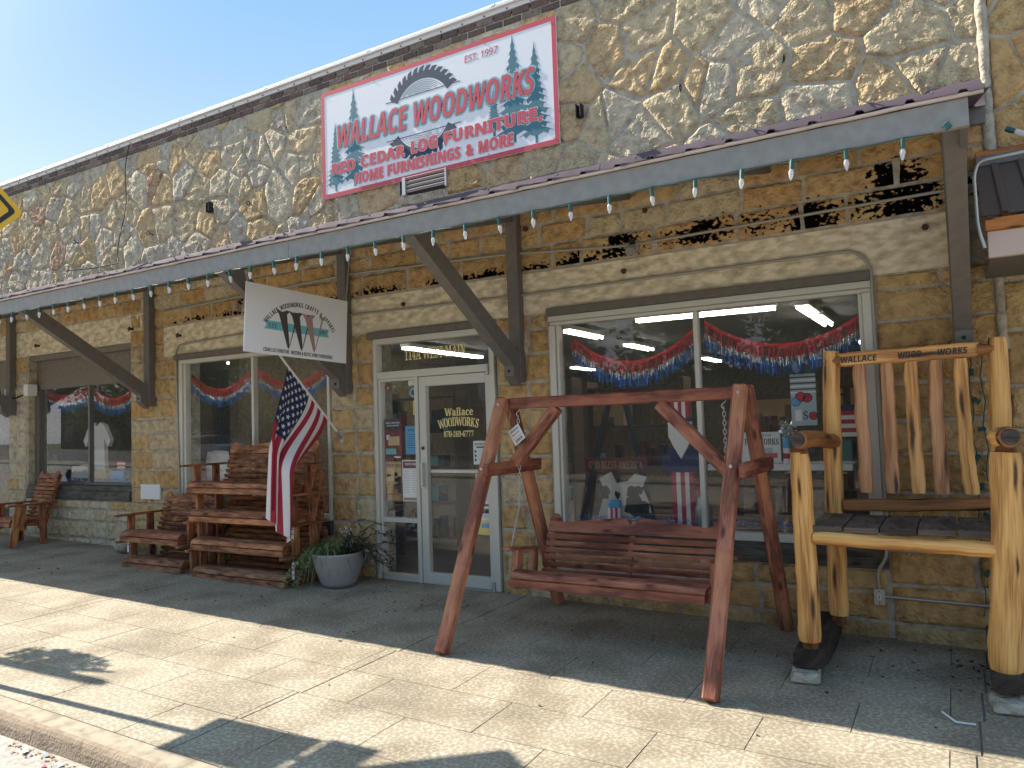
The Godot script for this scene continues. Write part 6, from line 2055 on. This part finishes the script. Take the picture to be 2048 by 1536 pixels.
	for q in [[-0.17, 0.27, 0.05], [0.12, 0.16, 0.09], [0.2, 0.12, 0.07], [0.1, 0.28, 0.05], [-0.05, 0.25, 0.03], [0.17, 0.3, 0.04], [0.27, 0.05, 0.04]]:
		mb = MB.new()
		var p := PackedVector2Array()
		for i in 12:
			var a := TAU * i / 12.0
			p.append(Vector2(q[0], q[1]) + Vector2(cos(a), sin(a) * 1.2) * q[2] * (1.0 + 0.5 * wave.get_noise_2d(cos(a) * 2.0 + q[0] * 30.0, sin(a) * 2.0)))
		mb.plate(p, 0.002, Transform3D(Basis(Vector3.RIGHT, -0.15), Vector3(0, 0, 0.0105)))
		put("patch", mb, M.hide_black, hd)
	var bk := thing("striped_block", "small star and stripe painted block in front of the cowhide", "block", Vector3(-2.80, 0.63, -0.37))
	one_box("top", Vector3(-0.06, 0.15, 0), Vector3(0.06, 0.22, 0.04), M.paper_blue, bk, 0.002)
	for i in 5: one_box("stripe", Vector3(-0.06 + i * 0.024, 0, 0), Vector3(-0.036 + i * 0.024, 0.15, 0.04), M["cloth_white" if i % 2 == 0 else "flag_red"], bk, 0.001)
	var mk := thing("milk_can", "grey painted milk can with red scarf in the big window", "milk can", Vector3(-1.98, 0.63, -0.42))
	mb = MB.new()
	mb.lathe([Vector2(0.001, 0), Vector2(0.075, 0), Vector2(0.078, 0.17), Vector2(0.05, 0.22), Vector2(0.05, 0.26), Vector2(0.062, 0.27), Vector2(0.001, 0.28)], 18)
	put("can", mb, M.galvanised, mk)
	mb = MB.new()
	leaf_ball(mb, Vector3(-0.02, 0.33, 0.02), Vector3(0.08, 0.06, 0.06), 120, 0.045, 5)
	put("scarf", mb, M.flag_red, mk)
	var fw := thing("fireworks_board", "white fireworks sign board behind the swing leg in the big window", "sign", Vector3(-1.5, 1.18, -0.62))
	one_box("board", Vector3(-0.17, 0, 0), Vector3(0.17, 0.27, 0.012), M.paper_white, fw, 0.002)
	lettering("lettering", "FIREWORKS", M.sign_navy, fw, Vector3(0.01, 0.185, 0.013), 0.29, 0.055, "Droid Serif", true, Basis.IDENTITY, 0.0, 0.002)
	lettering("lettering", "Fast & Easy", M.ink, fw, Vector3(0.03, 0.24, 0.013), 0.13, 0.025, "Droid Serif", false, Basis.IDENTITY, 0.2, 0.002)
	one_box("truck_motif", Vector3(0.0, 0.04, 0.012), Vector3(0.14, 0.085, 0.014), M.sign_red, fw, 0.0)
	one_box("truck_motif", Vector3(0.02, 0.085, 0.012), Vector3(0.1, 0.13, 0.0135), M.car_blue, fw, 0.0)
	one_box("table", Vector3(-0.45, -0.06, -0.3), Vector3(0.75, -0.005, 0.12), M.cloth_white, thing("white_table", "white table with decorations behind the right pane of the big window", "table", Vector3(-1.5, 1.18, -0.62)))
	var rk := thing("rocket_ornament", "red white and blue paper rocket ornament in the big window", "ornament", Vector3(-1.27, 1.175, -0.55))
	for i in 5:
		mb = MB.new()
		mb.tube([Vector3(0, i * 0.045, 0), Vector3(0, i * 0.045 + 0.044, 0)], [0.032, 0.032], 14)
		put("band", mb, M[["cloth_white", "flag_red", "cloth_white", "paper_blue", "paper_blue"][i]], rk)
	mb = MB.new()
	leaf_ball(mb, Vector3(0.02, 0.3, 0), Vector3(0.07, 0.1, 0.05), 160, 0.03, 8)
	put("foil_burst", mb, M.silver_foil, rk)
	var us := thing("usa_panel", "tall hanging panel of patriotic pictures beside the log chair post", "panel", Vector3(-1.08, 1.50, -0.36))
	one_box("panel", Vector3(-0.1, 0, 0), Vector3(0.1, 0.43, 0.012), M.car_blue, us, 0.003)
	for i in 6: one_box("stripe", Vector3(-0.1, 0.27 + i * 0.025, 0.012), Vector3(0.1, 0.283 + i * 0.025, 0.0135), M["cloth_white" if i % 2 == 0 else "brand_dark"], us, 0.0)
	for q in [[-0.02, 0.24, 0.045, "flag_red"], [0.03, 0.23, 0.04, "flag_red"], [-0.06, 0.2, 0.04, "paper_blue"], [0.07, 0.08, 0.035, "flag_red"]]:
		mb = MB.new()
		mb.tube([Vector3(q[0], q[1], 0.012), Vector3(q[0], q[1], 0.016)], [q[2], q[2] * 0.8], 16)
		put("motif", mb, M[q[3]], us)
	one_box("motif", Vector3(-0.07, 0.04, 0.012), Vector3(-0.02, 0.13, 0.015), M.cloth_white, us, 0.0)
	lettering("lettering", "S", M.ink, us, Vector3(0.01, 0.085, 0.014), 0.035, 0.07, "Droid Serif", true, Basis.IDENTITY, 0.0, 0.002)
	mb = MB.new()
	mb.lathe([Vector2(0.001, -0.05), Vector2(0.03, -0.035), Vector2(0.035, 0.0), Vector2(0.025, 0.035), Vector2(0.001, 0.05)], 14)
	tag(put("egg_ornament", mb, M.cloth_white, null, Vector3(-1.12, 1.99, -0.34)), "white egg-shaped ornament hanging above the patriotic panel", "ornament")
	var sh := thing("flag_shirt", "striped red and white shirt hanging at the right of the big window", "shirt", Vector3(-0.74, 1.40, -0.5))
	for i in 6: one_box("stripe", Vector3(-0.09, i * 0.035, 0), Vector3(0.09, i * 0.035 + 0.035, 0.02), M["cloth_white" if i % 2 == 0 else "flag_red"], sh, 0.002)
	one_box("yoke", Vector3(-0.1, 0.21, 0), Vector3(0.1, 0.26, 0.02), M.flag_navy, sh, 0.004)
	# stock on shelves deeper in the shop
	var r := RandomNumberGenerator.new()
	r.seed = 31
	var hues := ["shop_shelf", "paper_maroon", "paper_tan", "sign_navy", "cloth_dark", "paper_brown", "flag_navy", "brand_dark", "leaf_dark", "paper_teal", "bench_brown", "stone_brown"]
	var places := [[-3.3, -2.2, 2.1, "dark shelf of goods behind the left pane of the big window"], [-1.6, -2.4, 1.9, "dark shelf of goods behind the right pane of the big window"], [-0.5, -1.9, 2.2, "tall dark shelf of goods at the right of the big window"], [-4.9, -2.6, 2.2, "dark shelf of goods seen through the door"], [-7.6, -2.2, 2.0, "dark shelf of goods behind the stacked swings"], [-11.6, -2.0, 2.2, "dark shelf of goods behind the left window"], [-6.4, -2.1, 2.1, "dark shelf of goods behind the flag"]]
	for q in places:
		var s := thing("stock_shelf", q[3], "shelf", Vector3(q[0], -0.02, q[1]), "shelves of goods in the shop")
		for k in 2: one_box("side", Vector3(-0.62 + k * 1.2, 0, -0.3), Vector3(-0.58 + k * 1.2, q[2], 0.0), M.shop_shelf, s)
		for lv in 5:
			var y: float = 0.1 + lv * (q[2] - 0.2) / 4.0
			one_box("board", Vector3(-0.579, y, -0.3), Vector3(0.579, y + 0.025, -0.002), M.shop_shelf, s, 0.002)
			var x := -0.56
			while x < 0.42:
				var w := r.randf_range(0.05, 0.16)
				var h := r.randf_range(0.1, 0.36)
				if r.randf() < 0.8 and lv < 4: one_box("goods", Vector3(x, y + 0.026, -0.26 + r.randf() * 0.06), Vector3(x + w, y + 0.026 + h, -0.04 - r.randf() * 0.05), M[hues[r.randi() % hues.size()]], s, 0.006)
				x += w + r.randf_range(0.01, 0.06)
	for q in [[-7.95, -12.97, 1.9, 0.5, "leftmost"], [-6.3, -12.97, 2.0, 0.4, "second"], [-3.8, -12.97, 1.8, 0.6, "third and widest"], [-2.2, -12.97, 1.95, 0.45, "rightmost"]]:
		var p := thing("picture_frame", q[4] + " dark framed picture on the far shop wall", "picture", Vector3(q[0], q[2], q[1]), "pictures on the far shop wall")
		one_box("frame", Vector3(-q[3], -0.3, 0), Vector3(q[3], 0.3, 0.03), M.shop_shelf, p)
		one_box("print", Vector3(-q[3] + 0.06, -0.24, 0.03), Vector3(q[3] - 0.06, 0.24, 0.032), M.paper_tan, p, 0.0)
	# things in the other windows
	var cu := MB.new()
	for s in [-1.0, 1.0]:
		for i in 12:
			for j in 12:
				var f := func(a: int, b: int) -> Vector3:
					var u := a / 6.0 - 1.0
					var v := b / 6.0 - 1.0
					return Vector3(u * 0.23 * (1.0 - 0.08 * v * v), 0.22 + v * 0.2 * (1.0 - 0.08 * u * u), s * 0.075 * sqrt(maxf(0.0, (1.0 - u * u) * (1.0 - v * v))))
				if s > 0: cu.quad(f.call(i, j), f.call(i + 1, j), f.call(i + 1, j + 1), f.call(i, j + 1))
				else: cu.quad(f.call(i, j + 1), f.call(i + 1, j + 1), f.call(i + 1, j), f.call(i, j))
	tag(put("cushion", cu, M.cloth_white, null, Vector3(-8.5, 0.95, -0.45)), "off-white cushion standing in the window behind the stacked swings", "cushion")
	tag(one_box("cushion_crate", Vector3(-8.8, 0.632, -0.65), Vector3(-8.2, 0.95, -0.36), M.shop_shelf), "low crate under the off-white cushion in the window", "crate")
	var ts := thing("tee_shirt", "white tee shirt on a stand in the left window", "tee shirt", Vector3(-11.62, 0.92, -0.72))
	mb = MB.new()
	mb.plate(PackedVector2Array([Vector2(-0.22, 0.0), Vector2(0.22, 0.0), Vector2(0.2, 0.5), Vector2(0.3, 0.38), Vector2(0.36, 0.48), Vector2(0.2, 0.72), Vector2(0.09, 0.76), Vector2(0.0, 0.70), Vector2(-0.09, 0.76), Vector2(-0.2, 0.72), Vector2(-0.36, 0.48), Vector2(-0.3, 0.38), Vector2(-0.2, 0.5)]), 0.06, Transform3D(Basis.IDENTITY, Vector3(0, 0.15, 0)))
	put("shirt", mb, M.cloth_white, ts)
	one_box("stand", Vector3(-0.02, 0, 0.01), Vector3(0.02, 0.9, 0.05), M.black_iron, ts)
	var bn := thing("dark_bin", "dark blue waste bin beside the tee shirt in the left window", "bin", Vector3(-12.6, 0.92, -0.85))
	mb = MB.new()
	mb.lathe([Vector2(0.001, 0), Vector2(0.24, 0), Vector2(0.3, 0.42), Vector2(0.31, 0.43), Vector2(0.001, 0.44)], 20)
	put("body", mb, M.sign_navy, bn)
	for q in [[-11.85, 0.24, "hide_white", "pale canvas tote bag standing in the left window"], [-11.35, 0.17, "paper_tan", "tan canvas bag low in the left window"], [-10.2, 0.3, "stone_cream", "grey cushion leaning in the right of the left window"]]:
		mb = MB.new()
		mb.plate(PackedVector2Array([Vector2(-0.24, 0), Vector2(0.24, 0), Vector2(0.2, q[1]), Vector2(0.1, q[1] + 0.02), Vector2(-0.1, q[1] - 0.01), Vector2(-0.2, q[1])]), 0.1)
		tag(put("tote_bag", mb, M[q[2]], null, Vector3(q[0], 0.92, -0.62)), q[3], "bag", "bags in the left window")
	var fb := thing("flag_box", "small flag pinned above a blue box in the left window", "box", Vector3(-10.78, 0.92, -0.46))
	one_box("box", Vector3(-0.16, 0, -0.1), Vector3(0.16, 0.17, 0.0), M.paper_blue, fb)
	for i in 5: one_box("stripe", Vector3(-0.06, 0.18 + i * 0.028, -0.05), Vector3(0.14, 0.208 + i * 0.028, -0.045), M["flag_red" if i % 2 == 0 else "cloth_white"], fb, 0.0)

# ---- next door and across the street ---------------------------------------------------------------------------------
func build_neighbour() -> void:
	var b := thing("neighbour_shop", "neighbouring stone shop with a brown ribbed metal canopy at the right edge", "building")
	var w := wall_rects("upper_wall", b, [[0.32, 4.5, 3.3, 6.2]], -0.32, -0.01)
	rubble(w, 0.345, 3.4, 3.34, 6.15, 0.5, ["stone_honey_split", "stone_tan", "stone_buff", "stone_honey", "stone_tan_split"], 0.012)
	var l := wall_rects("lower_wall", b, [[0.32, 0.47, -0.5, 3.3], [2.2, 4.5, -0.5, 3.3]], -0.32, -0.02)
	coursed(l, 0.32, 0.47, -0.15, 3.3, 0.24, 0.4, 0.14, 0.16, ["stone_brown", "stone_honey"], 0.006)
	coursed(l, 2.2, 3.4, -0.15, 3.3, 0.24, 0.34, 0.3, 0.6, ["stone_brown", "stone_honey"], 0.009)
	one_box("recess_back", Vector3(0.47, -0.3, -1.3), Vector3(2.2, 3.3, -1.25), M.panel_brown, b)
	one_box("recess_top", Vector3(0.49, 3.2, -1.249), Vector3(2.2, 3.29, -0.33), M.panel_brown, b)
	one_box("recess_side", Vector3(0.471, -0.3, -1.25), Vector3(0.489, 3.3, -0.33), M.panel_brown, b)
	# lumpy mortar bead in the joint between the buildings
	var mb := MB.new()
	var pts := []
	var rad := []
	for i in 70:
		pts.append(Vector3(0.31 + 0.006 * wave.get_noise_1d(i * 4.0), 2.0 + i * 0.056, 0.0))
		rad.append(0.035 + 0.014 * wave.get_noise_1d(i * 13.0 + 5.0))
	mb.tube(pts, rad, 10)
	put("joint_bead", mb, M.mortar, b)
	# canopy: ribbed sheet from the wall down to a boarded front
	var c := thing("metal_canopy", "brown ribbed metal canopy with orange and pink trim boards on the neighbouring shop", "canopy", Vector3.ZERO)
	mb = MB.new()
	var x := 0.205
	var prof := []
	while x < 3.4:
		for q in [[0.0, 0.0], [0.09, 0.0], [0.1, 0.016], [0.125, 0.016], [0.135, 0.0]]: prof.append(Vector2(x + q[0], q[1]))
		x += 0.15
	for i in prof.size() - 1:
		var p: Vector2 = prof[i]
		var q: Vector2 = prof[i + 1]
		var up := Vector3(0, 0.83, 0.56)
		var a := Vector3(p.x, 2.745, 0.93) + up * p.y
		var d := Vector3(q.x, 2.745, 0.93) + up * q.y
		var e := Vector3(q.x, 3.27, 0.12) + up * q.y
		var f := Vector3(p.x, 3.27, 0.12) + up * p.y
		mb.quad(a, d, e, f)
		mb.quad(f - up * 0.004, e - up * 0.004, d - up * 0.004, a - up * 0.004)
	put("ribbed_sheet", mb, M.brown_sheet, c)
	one_box("ridge_board", Vector3(0.215, 3.27, 0.0), Vector3(3.4, 3.34, 0.13), M.awning_timber, c)
	one_box("ridge_board", Vector3(0.215, 3.342, 0.0), Vector3(3.4, 3.385, 0.10), M.trim_orange, c)
	one_box("trim_board", Vector3(0.212, 2.655, 0.86), Vector3(3.4, 2.728, 0.94), M.trim_orange, c)
	one_box("front_board", Vector3(0.222, 2.495, 0.87), Vector3(3.4, 2.653, 0.92), M.pink_board, c)
	one_box("soffit", Vector3(0.23, 2.50, 0.02), Vector3(3.4, 2.52, 0.868), M.trim_brown, c)
	pipe("conduit", [Vector3(0.205, 2.55, 0.95), Vector3(0.175, 2.68, 0.95), Vector3(0.172, 3.0, 0.95), Vector3(0.2, 3.08, 0.95), Vector3(1.2, 3.12, 0.95)], 0.010, M.galvanised, "bent grey conduit round the corner of the neighbouring canopy", "conduit")
	var lb := thing("spare_bulb", "single clear bulb hanging over the neighbouring canopy", "bulb", Vector3(0.44, 3.42, 0.3))
	mb = MB.new()
	mb.tube([Vector3(-0.05, 0.03, 0), Vector3(0, 0, 0)], [0.018, 0.018], 10)
	put("socket", mb, M.green_plastic, lb)
	mb = MB.new()
	mb.tube([Vector3(0, 0, 0), Vector3(0.04, -0.024, 0), Vector3(0.08, -0.05, 0)], [0.018, 0.02, 0.004], 10)
	put("lens", mb, M.bulb_glass, lb)

func build_tree(x: float, z: float, h: float, r: float, seed_: int, label: String) -> void:
	var q := RandomNumberGenerator.new()
	q.seed = seed_
	var t := thing("street_tree", label, "tree", Vector3(x, gy(x, z) - 0.3, z), "trees across the street")
	var mb := MB.new()
	mb.tube([Vector3(0, 0, 0), Vector3(0.05, h * 0.2, 0.03), Vector3(0.0, h * 0.45, 0), Vector3(0.1, h * 0.8, 0.1)], [h * 0.035, h * 0.027, h * 0.02, 0.03], 9)
	var crown := MB.new()
	for i in 20:
		var a := q.randf() * TAU
		var y := h * q.randf_range(0.16, 0.9)
		var reach := r * sqrt(maxf(0.1, 1.0 - pow((y / h - 0.5) / 0.5, 2.0))) * q.randf_range(0.55, 0.95)
		var e := Vector3(cos(a) * reach, y + 0.1 * h * q.randf(), sin(a) * reach)
		mb.tube([Vector3(0, y * 0.75, 0), e * Vector3(0.5, 1, 0.5) * Vector3(1, 0.95, 1), e], [h * 0.012, h * 0.008, 0.02], 6, false)
		leaf_ball(crown, e, Vector3(r * 0.36, r * 0.28, r * 0.36), 260, 0.32, seed_ * 31 + i)
	leaf_ball(crown, Vector3(0, h * 0.6, 0), Vector3(r * 0.75, h * 0.34, r * 0.75), 900, 0.34, seed_ * 17)
	put("trunk", mb, M.bark, t)
	put("crown", crown, M["leaf_tree" if seed_ % 2 else "leaf_tree_b"], t)

func build_car(called: String, x: float, z: float, turn: float, paint: String, pickup: bool, label: String) -> void:
	var t := thing(called, label, "truck" if pickup else "car", Vector3(x, gy(x, z) - 0.15, z), "vehicles parked across the street")
	t.basis = Basis(Vector3.UP, turn)
	var xf := Transform3D(Basis.IDENTITY, Vector3(0, 0, -0.88))
	var mb := MB.new()
	var low := PackedVector2Array([Vector2(-2.3, 0.35), Vector2(2.35, 0.35), Vector2(2.42, 0.62), Vector2(2.3, 0.9), Vector2(1.1, 1.02), Vector2(-2.25, 1.05), Vector2(-2.38, 0.7)])
	var top := PackedVector2Array([Vector2(1.15, 1.0), Vector2(0.45, 1.5), Vector2(-1.5, 1.55), Vector2(-2.2, 1.05)])
	if pickup:
		low = PackedVector2Array([Vector2(-2.7, 0.5), Vector2(2.6, 0.45), Vector2(2.65, 1.0), Vector2(2.5, 1.12), Vector2(1.2, 1.2), Vector2(-2.7, 1.2)])
		top = PackedVector2Array([Vector2(1.1, 1.18), Vector2(0.6, 1.78), Vector2(-0.7, 1.8), Vector2(-0.85, 1.18)])
	mb.plate(low, 1.76, xf)
	put("body", mb, M[paint], t)
	mb = MB.new()
	mb.plate(top, 1.5, Transform3D(Basis.IDENTITY, Vector3(0, 0, -0.75)))
	put("cabin", mb, M.dark_glass, t)
	mb = MB.new()
	mb.plate(PackedVector2Array([top[1] + Vector2(-0.05, -0.06), top[1] + Vector2(-0.05, 0.02), top[2] + Vector2(0.05, 0.03), top[2] + Vector2(0.05, -0.06)]), 1.54, Transform3D(Basis.IDENTITY, Vector3(0, 0, -0.77)))
	put("roof", mb, M[paint], t)
	for wx in [-1.45, 1.5]:
		for s in [-1.0, 1.0]:
			var wh := part("wheel", t, Vector3(wx, 0.34, s * 0.8))
			mb = MB.new()
			mb.tube([Vector3(0, 0, -0.11), Vector3(0, 0, 0.11)], [0.34, 0.34], 20)
			put("tyre", mb, M.rubber, wh)
			mb = MB.new()
			mb.tube([Vector3(0, 0, -0.115), Vector3(0, 0, 0.115)], [0.2, 0.2], 14)
			put("rim", mb, M.galvanised, wh)
	for s in [-1.0, 1.0]:
		one_box("headlight", Vector3(2.36, 0.7, s * 0.7 - 0.14), Vector3(2.44 + (0.2 if pickup else 0.0), 0.84, s * 0.7 + 0.14), M.white_paint, t)

func build_street() -> void:
	var k := 0
	# a dense row along the far side; it is what the windows mirror
	for q in [[14.0, 31.0, 8.5, "last tree of the far row, at the down-street end"], [7.0, 30.0, 9.0, "tree of the far row just down the street from the log chair"], [0.5, 31.0, 9.8, "broad leafy tree of the far row straight across the street"], [-6.0, 30.0, 8.2, "tree of the far row opposite the door"], [-12.5, 31.5, 9.0, "tree of the far row opposite the stacked swings"], [-19.0, 31.0, 8.4, "tree of the far row opposite the left window"], [-26.0, 33.0, 9.4, "tree of the far row beyond the left window"], [-33.0, 35.0, 10.0, "spreading tree behind the silver car"], [-41.0, 36.0, 9.5, "tree between the silver car and the trucks"], [-49.0, 38.0, 11.0, "tall tree behind the pickup trucks"], [-58.0, 40.0, 11.0, "large tree up the street past the trucks"], [-68.0, 42.0, 12.0, "larger tree farther up the street"], [-80.0, 44.0, 12.0, "last tree of the far row, at the up-street end"]]:
		build_tree(q[0], q[1], q[2], q[2] * 0.5, 40 + k, q[3])
		k += 1
	build_car("parked_car", -39.0, 24.0, 0.1, "car_silver", false, "silver car parked across the street")
	build_car("pickup_truck", -47.0, 30.0, 2.5, "car_blue", true, "pale blue pickup truck parked across the street")
	build_car("pickup_truck", -38.5, 31.0, 2.6, "car_black", true, "dark pickup truck parked across the street")
	build_car("parked_car", -14.0, 19.8, 0.0, "car_black", false, "black car parked across the street opposite the door")
	for q in [[-52.0, 14.0, 4.6, "brick_0", "long low brick building behind the far trees"], [-96.0, -53.0, 5.4, "brick_2", "dark brick building up the street behind the far trees"], [16.0, 60.0, 5.0, "brick_2", "dark brick building down the street behind the far trees"]]:
		var b := thing("brick_building", q[4], "building", Vector3(q[0], 0.0, 46.0), "buildings across the street")
		var w: float = q[1] - q[0]
		one_box("wall", Vector3(0, -1.5, 0), Vector3(w, q[2], 10), M[q[3]], b, 0.0)
		one_box("cornice", Vector3(-0.2, q[2], -0.2), Vector3(w + 0.2, q[2] + 0.3, 10.2), M.kerb_dirt_shade, b)
		for i in int(w / 4.0):
			one_box("window", Vector3(1.0 + i * 4.0, 1.2, -0.05), Vector3(2.8 + i * 4.0, 3.2, 0.02), M.dark_glass, b)

func _ready() -> void:
	rng.seed = 20240704
	make_materials()
	view_and_light()
	build_ground()
	build_shop()
	build_awning()
	build_neighbour()
	build_interior()
	build_street()
	build_main_sign()
	build_hanging_sign()
	build_flag()
	build_street_sign()
	build_swing()
	build_log_chair()
	build_benches()
	build_plants()
	build_posters()
	build_fittings()
